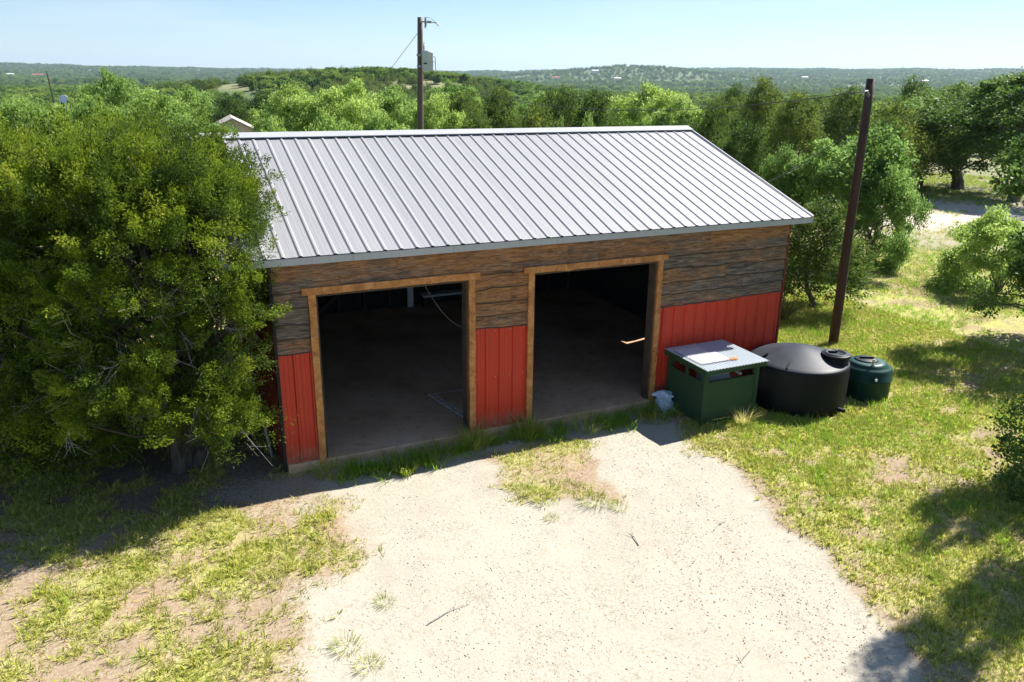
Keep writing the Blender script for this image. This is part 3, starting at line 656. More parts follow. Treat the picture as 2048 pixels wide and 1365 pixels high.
# ------------------------------------------------------------------ water tanks
tk = thing('water_tank', 'wide black polyethylene water tank with domed top and screw lid', 'water tank', (8.77, -.81, -.14))
R0 = .835; prof = [(.001, -.02), (R0 - .02, -.02), (R0, .01), (R0, .1), (R0 + .004, .12), (R0, .14), (R0, .76), (R0 - .006, .79), (R0 - .025, .812)]
for i in range(1, 11):
    a = i / 10; prof.append(((R0 - .025) * (1 - a) + .001,   .812 + .215 * (math.sqrt(1.09) - math.sqrt((1 - a) ** 2 + .09)) / (math.sqrt(1.09) - .3)))
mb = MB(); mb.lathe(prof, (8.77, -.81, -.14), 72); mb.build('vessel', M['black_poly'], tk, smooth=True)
lx, ly = 9.1, -1.29
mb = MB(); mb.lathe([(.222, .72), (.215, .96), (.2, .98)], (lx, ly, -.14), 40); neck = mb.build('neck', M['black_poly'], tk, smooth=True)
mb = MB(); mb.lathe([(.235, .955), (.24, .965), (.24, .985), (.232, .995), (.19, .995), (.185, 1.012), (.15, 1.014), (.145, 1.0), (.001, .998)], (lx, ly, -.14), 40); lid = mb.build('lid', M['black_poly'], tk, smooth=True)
for a in (.5, 2.6):
    mb = MB(); mb.obox((lx + .075 * math.cos(a), ly + .075 * math.sin(a), .875), (.06 * math.cos(a), .06 * math.sin(a), 0), (-.014 * math.sin(a), .014 * math.cos(a), 0), (0, 0, .022)); mb.build('lid_grip', M['black_poly'], lid)
for a, sx in ((-1.02, 1), (2.9, 1), (-2.6, 1)):
    c_, s_ = math.cos(a), math.sin(a); mb = MB(); mb.obox((8.77 + .7 * c_, -.81 + .7 * s_, .725), (.085 * c_, .085 * s_, -.045), (-.013 * s_, .013 * c_, 0), (0, 0, .022)); mb.build('lug', M['black_poly'], tk, bevel=.006)
mb = MB(); mb.tube([(8.95, -1.63, -.02), (8.98, -1.74, -.02)], .035, 10); mb.build('outlet', M['black_poly'], tk)
cx_, cy_, r0 = 10.1, -1.13, .42
t2 = thing('water_tank', 'smaller dark green water tank half hidden behind the black tank', 'water tank', (cx_, cy_, -.14))
mb = MB(); mb.lathe([(.001, -.02), (r0 - .01, -.02), (r0, .01), (r0, .36), (r0 + .012, .375), (r0 + .012, .39), (r0, .4), (r0, .56), (r0 - .03, .6), (r0 - .1, .63), (r0 - .1, .655), (.2, .665), (.001, .67)], (cx_, cy_, -.14), 56); mb.build('vessel', M['green_poly'], t2, smooth=True)
mb = MB(); mb.lathe([(.2, .64), (.2, .675), (.175, .69), (.001, .692)], (cx_ + .02, cy_ + .06, -.14), 32); ld = mb.build('lid', M['black_poly'], t2, smooth=True)
mb = MB(); mb.obox((cx_ + .03, cy_ + .06, .565), (.1, -.06, 0), (.012, .02, 0), (0, 0, .02)); mb.build('lid_grip', M['black_poly'], ld)
mb = MB(); mb.tube([(cx_ - .13, cy_ - .22, .49), (cx_ - .13, cy_ - .22, .55)], .028, 10); mb.tube([(cx_ - .13, cy_ - .22, .55), (cx_ - .13, cy_ - .22, .64)], [.018, .022], 10); mb.build('valve', M['brass'], t2)
ax, ay = cx_ - r0 * .5, cy_ - r0 * .88
mb = MB(); mb.tube([(ax + .01, ay + .02, .33), (ax - .015, ay - .035, .33)], .035, 12); mb.build('fitting', M['black_poly'], t2)
mb = MB(); mb.tube([(ax - .015, ay - .035, .33), (ax - .025, ay - .055, .33)], .024, 12); mb.build('cap', M['white_pl'], t2)

# ------------------------------------------------------------------ poles and wires
p2 = thing('service_pole', 'dark brown wooden pole standing behind the water tanks', 'pole', (11.88, 1.29, -.2))
mb = MB(); zz = np.linspace(-.3, 5.33, 12); mb.tube([(11.88 + .006 * math.sin(z * 2.1), 1.29, z) for z in zz], np.interp(zz, [-.3, 5.33], [.104, .08]), 18); mb.build('shaft', M['pole'], p2, smooth=True)
mb = MB(); mb.tube([(11.8, 1.2, 5.02), (11.68, 1.16, 5.1), (11.56, 1.15, 5.09)], .015, 8); mb.tube([(11.56, 1.15, 5.06), (11.56, 1.15, 5.14)], .03, 8); mb.build('bracket', M['steel'], p2)
mb = MB(); mb.tube([(11.56, 1.15, 5.09), (11.72, 1.14, 4.98), (11.8, 1.17, 4.7), (11.86, 1.16, 4.3), (11.8, 1.17, 4.6), (11.7, 1.15, 4.9)], .012, 6); mb.build('cable_loop', M['wire'], p2)
def span(a, b, sag, r, nm, lb, n=26, m='wire'):
    a, b = np.array(a), np.array(b); t_ = np.linspace(0, 1, n)[:, None]; P = a + (b - a) * t_; P[:, 2] -= (sag * 4 * t_ * (1 - t_))[:, 0]
    m_ = MB(); m_.tube(P, r, 5); o = m_.build(nm, M[m]); tag(o, lb, 'wire'); return o
P1 = pix(837, 265, 32.0); P1z = float(terrain(P1[0], P1[1])); top1 = pix(840, 35, 32.0)
u1 = thing('utility_pole', 'tall utility pole with grey transformer behind the roof ridge', 'utility pole', (P1[0], P1[1], P1z))
zz = np.linspace(P1z - .3, top1[2], 14); mb = MB(); mb.tube([(P1[0] + (top1[0] - P1[0]) * (z - P1z) / (top1[2] - P1z), P1[1] + (top1[1] - P1[1]) * (z - P1z) / (top1[2] - P1z), z) for z in zz], np.interp(zz, [P1z, top1[2]], [.15, .095]), 14); mb.build('shaft', M['pole_grey'], u1, smooth=True)
ar = unit(np.array([AR[0], AR[1], 0])); af = unit(np.array([AF[0], AF[1], 0]))
tc = pix(855, 122, 31.75)
mb = MB(); mb.lathe([(.001, -.37), (.2, -.37), (.215, -.35), (.215, .25), (.225, .26), (.225, .3), (.17, .37), (.001, .385)], tc, 28); tf = mb.build('transformer', M['xfmr'], u1, smooth=True)
mb = MB(); mb.bar(tc - ar * .24 + np.array([0, 0, .2]), tc - ar * .4 + np.array([0, 0, .2]), .1, .08); mb.bar(tc - ar * .24 - np.array([0, 0, .2]), tc - ar * .4 - np.array([0, 0, .2]), .1, .08); mb.build('bracket', M['steel'], tf)
b0 = tc - ar * .12 + np.array([0, 0, .36]); mb = MB(); mb.lathe([(.03, 0), (.045, .04), (.03, .06), (.045, .1), (.03, .12), (.045, .16), (.02, .2), (.012, .3)], b0, 10); mb.build('bushing', M['steel'], tf)
mb = MB(); mb.bar(tc - af * .216 - ar * .12 - np.array([0, 0, .1]), tc - af * .216 + ar * .0 - np.array([0, 0, .1]), .01, .05); mb.build('nameplate', M['wire'], tf)
for s_ in (-.12, .06): mb = MB(); mb.tube([tc + ar * .2 + np.array([0, 0, s_ + .1]), tc + ar * .29 + np.array([0, 0, s_ + .08]), tc + ar * .3 - np.array([0, 0, .35])], .012, 5); mb.build('secondary_lead', M['wire'], tf)
c0 = pix(851, 44, 31.9); mb = MB(); mb.lathe([(.03, -.22), (.05, -.2), (.03, -.17), (.05, -.12), (.035, -.08), (.05, -.04), (.03, 0), (.045, .08), (.02, .16)], c0, 10); mb.bar(c0, c0 - ar * .16, .05, .05); cu = mb.build('fuse_cutout', M['steel'], u1)
mb = MB(); mb.tube([c0 + ar * .05, c0 + ar * .22 + np.array([0, 0, -.01])], .045, 8); mb.tube([c0 + ar * .22, c0 + ar * .42 - np.array([0, 0, .05])], .018, 6); mb.tube([c0 + ar * .42 - np.array([0, 0, .05]), c0 + ar * .5 - np.array([0, 0, .14])], .03, 6); mb.build('arrester', M['steel'], u1)
mb = MB(); mb.tube([c0 + np.array([0, 0, .16]), c0 + ar * .2 + np.array([0, 0, .12]), c0 + ar * .42 - np.array([0, 0, .04])], .008, 5); mb.build('jumper_wire', M['wire'], u1)
ga = pix(836, 66, 32.0); gb = pix(600, 330, 46.0); gb[2] = terrain(gb[0], gb[1])
span(ga, gb, 0, .011, 'guy_wire', 'thin guy wire running down left from the utility pole', m='steel')
gi = ga + (gb - ga) * .16; 
span((11.56, 1.15, 5.09), pix(848, 150, 31.9), .75, .009, 'overhead_wire', 'overhead wire from the brown pole to the transformer pole')
span((11.78, 1.2, 4.62), (XR + .45, 1.2, 3.42), .12, .009, 'service_drop', 'slack service wire from the brown pole down to the roof edge')

# ------------------------------------------------------------------ vegetation builders
def cards(C, D, L, W, r):
    n = len(C); S = unit(np.cross(D, r.normal(size=(n, 3)))); L = np.broadcast_to(L, (n,))[:, None]; W = np.broadcast_to(W, (n,))[:, None]
    V = np.stack([C, C + D * L * .45 + S * W * .5, C + D * L, C + D * L * .45 - S * W * .5], 1).reshape(-1, 3)
    return V, np.arange(4 * n).reshape(-1, 4)
def lobes_surface(lobes, n, r, low=-.55, inner=.8):
    out = []; nrm_ = []; w = np.array([l[3] * l[4] + l[3] * l[5] + l[4] * l[5] for l in lobes]); w = w / w.sum()
    while len(out) < n:
        i = r.choice(len(lobes), p=w); l = lobes[i]; d = unit(r.normal(size=3))
        if d[2] < low: continue
        f = .66 + .4 * r.random() ** .6
        p_ = np.array(l[:3]) + d * np.array(l[3:6]) * f
        if any(j != i and (((p_ - np.array(q[:3])) / np.array(q[3:6])) ** 2).sum() < inner ** 2 for j, q in enumerate(lobes)): continue
        out.append(p_); nrm_.append(unit(d / np.array(l[3:6])))
    return np.array(out), np.array(nrm_)
def cedar_crown(lobes, nb, ns, nc, leaf, r, sp=.24, cl=.24, low=-.55):
    E, N = lobes_surface(lobes, nb, r, low)
    out = unit(N * .8 + np.array([0, 0, .35]) + r.normal(size=N.shape) * .25)
    big = r.lognormal(0, .25, nb)
    i = np.repeat(np.arange(nb), ns); m = len(i); b = big[i][:, None]       # each bough carries ns small dense tufts
    base = E[i] - out[i] * (r.random((m, 1)) * 1.5 * cl * b) + r.normal(size=(m, 3)) * cl * .8 * b * np.array([1, 1, .5])
    ax = unit(out[i] + r.normal(size=(m, 3)) * .45 + np.array([0, 0, .15])); rr_ = sp * r.lognormal(0, .25, m) * big[i] ** .5
    ts = np.clip(r.normal(.46, .17, nb), .05, .9)[i] + r.normal(0, .1, m)
    j = np.repeat(np.arange(m), nc); k = len(j)
    q = unit(r.normal(size=(k, 3))) * (r.random(k) ** .4)[:, None]; al = (q * ax[j]).sum(1, keepdims=True); q = q + ax[j] * al * 1.5      # stretched along the twig
    C = base[j] + q * rr_[j][:, None]
    D = unit(q * .8 + ax[j] * .75 + r.normal(size=(k, 3)) * .45)
    V, F = cards(C, D, leaf * (.7 + .6 * r.random(k)), leaf * .44 * (.7 + .6 * r.random(k)), r)
    return V, F, np.clip(ts[j] + .1 * al[:, 0] + r.normal(0, .07, k), 0, 1), E
def oak_crown(lobes, nb, nc, leaf, r, cr=.42, low=-.5):
    E, N = lobes_surface(lobes, nb, r, low); i = np.repeat(np.arange(nb), nc); k = len(i)
    big = r.lognormal(0, .3, nb)[i]
    q = unit(r.normal(size=(k, 3))) * (r.random(k) ** .45)[:, None] * np.array([1, 1, .68]) * (cr * big)[:, None]
    C = E[i] + q; D = unit(r.normal(size=(k, 3)) + q / cr * .5 + np.array([0, 0, .1]))
    V, F = cards(C, D, leaf * (.6 + .8 * r.random(k)), leaf * .62 * (.6 + .8 * r.random(k)), r)
    return V, F, np.clip(np.clip(r.normal(.5, .17, nb), 0, 1)[i] + r.normal(0, .14, k), 0, 1), E
def wood(base, ends, lean, r, r0=.16, h_split=(.12, .5), rl=.035, sides=5, stems=1):
    mb = MB(); top = ends.mean(0) * np.array([1, 1, 0]) + np.array([0, 0, np.quantile(ends[:, 2], .5)])
    spines = []
    for s_ in range(stems):
        tp = top + (r.normal(size=3) * np.array([.5, .5, .3]) if stems > 1 else 0); t_ = np.linspace(0, 1, 9)[:, None]
        b0_ = np.array(base) + (r.normal(size=3) * np.array([.12, .12, 0]) if stems > 1 else 0)
        P = b0_ + (tp - b0_) * t_ + np.sin(t_ * math.pi) * np.array(lean) + r.normal(size=(9, 3)) * .05 * t_ * (1 - t_) * 4
        mb.tube(P, r0 * (1 - .8 * t_[:, 0]) * (1 + .5 * np.exp(-t_[:, 0] * 14)), 9); spines.append(P)
    for e in ends:
        P = spines[r.integers(len(spines))]; k = int(np.clip((e[2] - P[0][2]) / max(.5, P[-1][2] - P[0][2]) * 8 * r.uniform(.45, .8), 1, 7)); a = P[k]
        mid = (a + e) / 2 + r.normal(size=3) * .12 + np.array([0, 0, .12]); mb.tube([a, (a + mid) / 2 + r.normal(size=3) * .04, mid, (mid + e) / 2, e], [rl, rl * .8, rl * .6, rl * .42, rl * .2], sides, cap=False)
    return mb
def twigs(starts, dirs, r, n=6, L=.5, rad=.008):
    mb = MB()
    for p_, d in zip(starts, dirs):
        for _ in range(n):
            dd = unit(d + r.normal(size=3) * .5); l = L * r.uniform(.5, 1.2); a = p_ + r.normal(size=3) * .06; m1 = a + dd * l * .5 + r.normal(size=3) * .04; e = a + dd * l + r.normal(size=3) * .06
            mb.tube([a, m1, e], [rad, rad * .7, rad * .3], 3, cap=False)
            for _k in range(2):
                f_ = r.uniform(.3, .8); b_ = a + (e - a) * f_; mb.tube([b_, b_ + unit(dd + r.normal(size=3) * .7) * l * .35], [rad * .5, rad * .2], 3, cap=False)
    return mb
def make_tree(name, label, cat, base, kind, lobes, crown_args, mat, wood_args, seed, group=None, trunk_mat='bark', nlimb=60, dead=0):
    r = np.random.default_rng(seed); root = thing(name, label, cat, base, group)
    V, F, ti, E = (cedar_crown if kind == 'cedar' else oak_crown)(lobes, r=r, **crown_args)
    fast_mesh('crown', V, F, mat, root, {'tint': ('FACE', ti)})
    sel = E[r.permutation(len(E))[:nlimb]]; mb = wood((0, 0, -.25), sel, r=r, **wood_args); tr = mb.build('trunk', M[trunk_mat]); tr.parent = root
    me = tr.data; me.polygons.foreach_set('use_smooth', [True] * len(me.polygons))
    if dead:
        low = E[E[:, 2] < np.quantile(E[:, 2], .4)]; pick = low[r.permutation(len(low))[:dead]]; ctr_ = np.array([0, 0, 1.2]); d = unit((pick - ctr_) * np.array([1, 1, .5]) + np.array([0, 0, -.1]))
        o = twigs(pick - d * .42, d, r, 5, .58, .0062).build('dead_twigs', M['dead']); o.parent = root
    return root

# ------------------------------------------------------------------ the junipers left of the barn
make_tree('juniper_tree', 'big juniper with shaggy forked trunk at the left corner of the barn', 'juniper', (-1.22, .72, -.14), 'cedar',
          [(-.15, .2, 3.0, 1.55, 1.6, 1.65), (.45, -.3, 2.75, 1.0, 1.0, .95), (.5, .5, 3.45, 1.0, 1.05, .8), (.1, -.95, 1.85, .85, .8, .7), (-.75, -.7, 1.9, 1.0, .95, 1.05), (-.7, .3, 3.9, 1.2, 1.3, .8), (.42, -1.2, 1.2, .6, .55, .4), (.2, -.85, 1.35, .6, .5, .45), (.85, .95, 3.95, .7, .9, .55), (.72, 1.5, 4.2, .6, .8, .5), (.1, 1.7, 4.1, .8, .9, .6)],
          dict(nb=460, ns=8, nc=140, leaf=.034, cl=.18, sp=.075), M['cedar'], dict(lean=(.1, 0, 0), r0=.105, rl=.024, stems=3), 1, nlimb=150, dead=75)
make_tree('juniper_tree', 'dense juniper at the left edge of the photo with branches near the ground', 'juniper', (-3.15, 1.9, -.14), 'cedar',
          [(0, 0, 2.7, 1.7, 1.7, 2.0), (.2, -1.1, 1.7, 1.2, 1.0, 1.4), (-1.1, -.2, 2.0, 1.2, 1.3, 1.6), (.6, .4, 3.65, 1.25, 1.3, .95), (.55, -1.0, .95, .85, .75, .75)],
          dict(nb=330, ns=7, nc=110, leaf=.04, low=-.8, cl=.19, sp=.082), M['cedar'], dict(lean=(0, .1, 0), r0=.15, rl=.028, stems=2), 2, nlimb=90, dead=36)
make_tree('juniper_tree', 'juniper standing behind the others beside the left wall of the barn', 'juniper', (-2.3, 5.0, -.16), 'cedar',
          [(0, 0, 2.9, 1.9, 1.9, 1.9), (.1, -.3, 1.1, 1.7, 1.3, 1.1), (.9, -.4, 3.4, 1.2, 1.2, 1.0), (-1.2, .5, 3.3, 1.5, 1.5, 1.25)],
          dict(nb=300, ns=5, nc=85, leaf=.058, cl=.2, sp=.13, low=-.8), M['cedar'], dict(lean=(0, 0, 0), r0=.15, rl=.028), 3, nlimb=60)
make_tree('juniper_tree', 'tall juniper crown rising at the far left above the nearer ones', 'juniper', (-4.9, 5.6, -.16), 'cedar',
          [(0, 0, 2.9, 2.0, 2.0, 1.95), (.5, -1.0, 2.4, 1.5, 1.4, 1.6), (.3, -.6, 1.0, 1.8, 1.5, 1.0)],
          dict(nb=280, ns=5, nc=85, leaf=.058, cl=.2, sp=.13, low=-.8), M['cedar'], dict(lean=(0, 0, 0), r0=.15, rl=.028), 4, nlimb=60)

# ------------------------------------------------------------------ prototypes of the wood behind, copied below
PROTO = {}
def proto(key, n, kind, mat, cargs, trunk_mat, seed, wargs):
    L = []
    for i in range(n):
        r = np.random.default_rng(seed + i)
        lob = [(0, 0, 2.5, 1.15, 1.15, 1.5)] + [(r.uniform(-1.3, 1.3), r.uniform(-1.3, 1.3), r.uniform(1.0, 3.7), r.uniform(.55, .95), r.uniform(.55, .95), r.uniform(.45, .8)) for _ in range(10)]
        if kind == 'cedar': lob = [(0, 0, 1.9, 1.75, 1.75, 1.5), (.1, .05, 3.3, 1.15, 1.15, 1.25), (0, .1, 4.3, .6, .6, .7)] + [(r.uniform(-.9, .9), r.uniform(-.9, .9), r.uniform(1.2, 2.8), .9, .9, .8) for _ in range(3)]
        V, F, ti, E = (cedar_crown if kind == 'cedar' else oak_crown)(lob, r=r, **cargs)
        V = V * np.array([1, 1, 5.0 / np.quantile(V[:, 2], .999)])
        mc = fast_mesh('crown', V, F, mat, None, {'tint': ('FACE', ti)}); tm = wood((0, 0, -.4), E[r.permutation(len(E))[:14]], r=r, **wargs).build('trunk', M[trunk_mat])
        L.append((mc.data, tm.data))
        for o in (mc, tm): bpy.data.objects.remove(o)
    PROTO[key] = L
proto('oak', 3, 'oak', M['oak'], dict(nb=130, nc=195, leaf=.1, cr=.37), 'bark_oak', 20, dict(lean=(.2, .1, 0), r0=.16, rl=.05))
proto('oak_dark', 2, 'oak', M['oak_dark'], dict(nb=130, nc=195, leaf=.095, cr=.37), 'bark_oak', 30, dict(lean=(-.2, .1, 0), r0=.17, rl=.05))
proto('cedar', 3, 'cedar', M['cedar_far'], dict(nb=190, ns=4, nc=24, leaf=.13, sp=.17, cl=.26, low=-.7), 'bark', 40, dict(lean=(0, 0, 0), r0=.14, rl=.03))
proto('far_oak', 2, 'oak', M['far_oak'], dict(nb=46, nc=34, leaf=.44, cr=.62), 'bark_oak', 50, dict(lean=(0, 0, 0), r0=.16, rl=.05))
proto('far_cedar', 2, 'cedar', M['cedar_far'], dict(nb=60, ns=2, nc=14, leaf=.36, sp=.38, cl=.34, low=-.7), 'bark', 60, dict(lean=(0, 0, 0), r0=.14, rl=.03))
NAMES = {'oak': 'oak_tree', 'oak_dark': 'live_oak_tree', 'cedar': 'juniper_tree'}
def place_tree(key, x, y, h, rad, label, group=None, seed=0, z=None):
    r = np.random.default_rng(seed + 1000); L = PROTO[key]; mc, tm = L[r.integers(len(L))]
    z0 = float(terrain(x, y)) if z is None else z
    root = thing(NAMES[key], label, 'juniper' if key == 'cedar' else 'oak', (x, y, z0), group, rz=r.uniform(0, 6.28))
    s_ = rad / 2.0
    root.scale = (s_ * r.uniform(.9, 1.1), s_ * r.uniform(.9, 1.1), h / 5.0)
    for nm, me in (('crown', mc), ('trunk', tm)):
        o = bpy.data.objects.new(nm, me); col.objects.link(o); o.parent = root
    return root
LIST = [  # px of crown centre, py of its top, distance, kind, width in px, label
    (40, 195, 38, 'oak', 150, 'bright green oak behind the juniper at the far left'),
    (205, 140, 62, 'oak', 110, 'tall feathery green oak standing above its neighbours at the left'),
    (135, 190, 46, 'oak', 130, 'rounded green oak right behind the small white dish'),
    (300, 178, 48, 'oak', 150, 'broad light green oak left of the tan house'),
    (365, 172, 66, 'oak', 120, 'light green oak farther back left of the tan house'),
    (455, 192, 96, 'cedar', 110, 'dark juniper rising behind the tan house roof'),
    (530, 185, 100, 'cedar', 120, 'olive juniper behind and right of the tan house'),
    (545, 236, 32, 'oak', 110, 'pale leafy oak just right of the tan house'),
    (625, 168, 40, 'oak', 170, 'large bright green oak rising left of the utility pole'),
    (705, 160, 38, 'oak', 180, 'largest bright green oak crown left of the utility pole'),
    (800, 172, 43, 'oak', 140, 'bright green oak directly behind the utility pole'),
    (870, 190, 40, 'oak', 120, 'bright green oak just right of the utility pole'),
    (655, 220, 29, 'oak', 130, 'grey green oak crown close behind the left part of the ridge'),
    (760, 222, 30, 'oak', 140, 'bright oak crown low behind the ridge left of the pole'),
    (925, 160, 80, 'oak', 110, 'grey green oak standing behind the junipers right of the pole'),
    (1000, 172, 50, 'cedar', 120, 'dark juniper mass above the middle of the ridge'),
    (950, 226, 27, 'cedar', 130, 'olive juniper low behind the ridge right of the pole'),
    (1070, 205, 34, 'cedar', 120, 'olive green juniper behind the middle of the ridge'),
    (1125, 172, 46, 'cedar', 140, 'broad dark juniper behind the middle right of the ridge'),
    (1195, 178, 44, 'cedar', 120, 'dark brown green juniper right of the ridge middle'),
    (1120, 240, 23, 'oak', 60, 'small yellow green oak top peeping over the ridge'),
    (1180, 232, 24, 'oak', 62, 'small bright oak top peeping over the ridge beside its twin'),
    (1290, 168, 50, 'oak', 160, 'wide fresh green oak behind the right half of the ridge'),
    (1365, 190, 44, 'oak', 120, 'fresh green oak behind the right end of the ridge'),
    (1430, 205, 38, 'cedar', 130, 'dark juniper at the right end of the ridge'),
    (1465, 168, 62, 'cedar', 100, 'pointed dark juniper above the right roof corner'),
    (1530, 154, 56, 'cedar', 130, 'tallest pointed dark juniper right of the roof'),
    (1600, 182, 46, 'cedar', 140, 'dense juniper behind the oak right of the roof'),
    (1500, 245, 33, 'cedar', 140, 'dark juniper close behind the right slope of the roof'),
    (1700, 172, 50, 'cedar', 150, 'dense juniper directly behind the top of the brown pole'),
    (1790, 192, 58, 'oak', 150, 'light green oak in the wood right of the brown pole'),
    (1835, 152, 66, 'cedar', 80, 'pointed juniper on the skyline right of the brown pole'),
    (1870, 205, 50, 'cedar', 140, 'juniper in the wood beyond the right clearing'),
    (1775, 232, 44, 'cedar', 120, 'olive juniper behind the round oak right of the pole'),
    (1690, 250, 27, 'oak', 230, 'round bright oak behind the brown pole'),
    (1785, 330, 26, 'oak', 120, 'lower oak with drooping boughs right of the brown pole'),
    (1590, 290, 28, 'oak', 130, 'bright oak between the roof edge and the brown pole'),
    (1655, 400, 20.6, 'cedar', 210, 'bushy juniper at the right rear corner of the barn'),
    (1960, 142, 50, 'oak_dark', 280, 'big spreading live oak beyond the clearing at the right'),
    (2070, 150, 46, 'oak_dark', 220, 'live oak cut by the right edge near the skyline'),
    (2000, 415, 25, 'oak', 170, 'low leafy oak by the right edge above the open grass'),
]
TREES = []
for i, (px, py, D, key, w, lb) in enumerate(LIST):
    t_ = pix(px, py, D); z0 = float(terrain(t_[0], t_[1])); h = max(1.3, t_[2] - z0); rad = w * D / FPX / 2; dn = .75 if D < 30 and key == 'oak' else 0
    place_tree(key, t_[0], t_[1], h + dn, rad, lb, seed=i, z=z0 - dn); TREES.append((t_[0], t_[1], rad))
# oaks beyond the right edge, known by the shade they throw on the yard
for i, (x, y, h, rad, key, lb) in enumerate([(11.7, -4.0, 5.6, .5, 'oak', 'oak beyond the right edge shading the lower grass'), (9.85, -5.45, 6.8, .55, 'oak', 'oak beyond the lower right corner shading the gravel'),
                                              (16.6, -.9, 4.4, 1.9, 'oak_dark', 'live oak at the right edge shading the grass by the tanks')]):
    place_tree(key, x, y, h, rad, lb, seed=70 + i)
# low live oak scrub cut by the right edge
make_tree('live_oak_shrub', 'glossy live oak shrub at the right edge beside the lower grass', 'shrub', (9.1, -5.0, -.14), 'oak', [(0, 0, .55, .5, .5, .6), (.3, .3, .75, .6, .6, .65), (.55, -.2, .6, .6, .6, .6)],
          dict(nb=120, nc=75, leaf=.05, cr=.2, low=-.9), M['oak_dark'], dict(lean=(0, 0, 0), r0=.04, rl=.012), 81, trunk_mat='bark_oak', nlimb=40)
bz_ = pix(1985, 645, 17.5)
make_tree('live_oak_bough_tree', 'live oak whose low bough reaches in from the right edge', 'oak', (17.2, -.2, -.15), 'oak', [(-1.6, .2, bz_[2] + .1, 1.1, .5, .22), (-.6, 0, bz_[2] + .5, 1.0, .8, .5)],
          dict(nb=60, nc=80, leaf=.07, cr=.24, low=-.9), M['oak_dark'], dict(lean=(0, 0, 0), r0=.09, rl=.03), 82, trunk_mat='bark_oak', nlimb=26)

# the wood behind: individual trees out to about 130 m
r = np.random.default_rng(77); cand = []
LAND = [(128, 'left of the white dish'), (450, 'between the white dish and the tan house'), (650, 'just right of the tan house'), (838, 'just left of the utility pole'), (1100, 'just right of the utility pole'),
        (1390, 'behind the right part of the ridge'), (1735, 'between the roof end and brown pole'), (9999, 'right of the brown pole')]
for tries in range(9000):
    if len(cand) >= 215: break
    px = r.uniform(-70, 2120); D = math.sqrt(r.uniform(24 ** 2, 128 ** 2))
    q = pix(px, 170, D); x, y = q[0], q[1]
    if px > 1420 and D < 44: continue
    if x > 9.6 and y < 18 and D < 52: continue
    if y < 12.5 and x > -3.5 : continue
    if y < 9: continue
    hz0 = terrain(x, y)
    if 380 < px < 530 and 58 < D < 95: continue
    if any((x - a) ** 2 + (y - b) ** 2 < (1.25 + .45 * c) ** 2 for a, b, c in TREES): continue
    n = fbm(x / 26 + 9, y / 26, 3)
    key = 'cedar' if n > .63 + r.normal(0, .06) - (.12 if px > 1420 else 0) else 'oak'
    h = r.uniform(3.6, 5.3) * (1.0 if D > 40 else .85); rad = r.uniform(1.5, 2.4)
    topmax = CAM[2] - (22 if D < 60 else 8) * D / FPX
    if 395 < px < 530 and D < 60: topmax = CAM[2] - 112 * D / FPX
    h = min(h, topmax - hz0)
    if h < 2.0: continue
    rank = 'near' if D < 60 else 'middle' if D < 98 else 'far'
    cand.append((key, x, y, h, rad, px, (key, rank, next(l for e, l in LAND if px < e)))); TREES.append((x, y, rad))
ORD = 'first second third fourth fifth sixth seventh eighth ninth tenth eleventh twelfth thirteenth fourteenth fifteenth sixteenth seventeenth eighteenth nineteenth twentieth'.split()
seen = {}
for i, (key, x, y, h, rad, px, g_) in enumerate(sorted(cand, key=lambda c: c[5])):
    k_ = seen.get(g_, 0); seen[g_] = k_ + 1; kn_ = 'dark juniper' if key == 'cedar' else 'green oak'
    place_tree(key, x, y, h, rad, f'{ORD[min(k_, 19)]} {kn_} from left, {g_[1]} rank, {g_[2]}', f'{kn_}s in the {g_[1]} rank {g_[2]}', seed=200 + i)

# ------------------------------------------------------------------ scattering (geometry nodes) for what nobody could count
def scatter(name, P, scl, protos_obj, label, rot=None, r=None, tilt=.15):
    r = r or np.random.default_rng(3); n = len(P)
    if rot is None: rot = np.stack([r.normal(0, tilt, n), r.normal(0, tilt, n), r.uniform(0, 6.283, n)], -1)
    me = bpy.data.meshes.new(name); me.vertices.add(n); me.vertices.foreach_set('co', np.asarray(P, np.float32).ravel())
    a = me.attributes.new('rot', 'FLOAT_VECTOR', 'POINT'); a.data.foreach_set('vector', np.asarray(rot, np.float32).ravel())
    scl = np.asarray(scl, np.float32); scl = np.stack([scl] * 3, -1) if scl.ndim == 1 else scl
    a = me.attributes.new('scl', 'FLOAT_VECTOR', 'POINT'); a.data.foreach_set('vector', scl.ravel())
    o = bpy.data.objects.new(name, me); col.objects.link(o); tag(o, label, kind='stuff')
    ng = bpy.data.node_groups.new(name + '_scatter', 'GeometryNodeTree'); N_, L_ = ng.nodes, ng.links
    ng.interface.new_socket('Geometry', in_out='INPUT', socket_type='NodeSocketGeometry'); ng.interface.new_socket('Geometry', in_out='OUTPUT', socket_type='NodeSocketGeometry')
    gi_, go = N_.new('NodeGroupInput'), N_.new('NodeGroupOutput'); ip = N_.new('GeometryNodeInstanceOnPoints'); oi = N_.new('GeometryNodeObjectInfo'); oi.inputs['Object'].default_value = protos_obj; oi.inputs['As Instance'].default_value = True
    na_, nb_ = N_.new('GeometryNodeInputNamedAttribute'), N_.new('GeometryNodeInputNamedAttribute'); na_.data_type = nb_.data_type = 'FLOAT_VECTOR'; na_.inputs['Name'].default_value = 'rot'; nb_.inputs['Name'].default_value = 'scl'
    er = N_.new('FunctionNodeEulerToRotation'); L_.new(na_.outputs[0], er.inputs[0])
    L_.new(gi_.outputs[0], ip.inputs['Points']); L_.new(oi.outputs['Geometry'], ip.inputs['Instance']); L_.new(er.outputs[0], ip.inputs['Rotation']); L_.new(nb_.outputs[0], ip.inputs['Scale']); L_.new(ip.outputs[0], go.inputs[0])
    mod = o.modifiers.new('scatter', 'NODES'); mod.node_group = ng
    return o
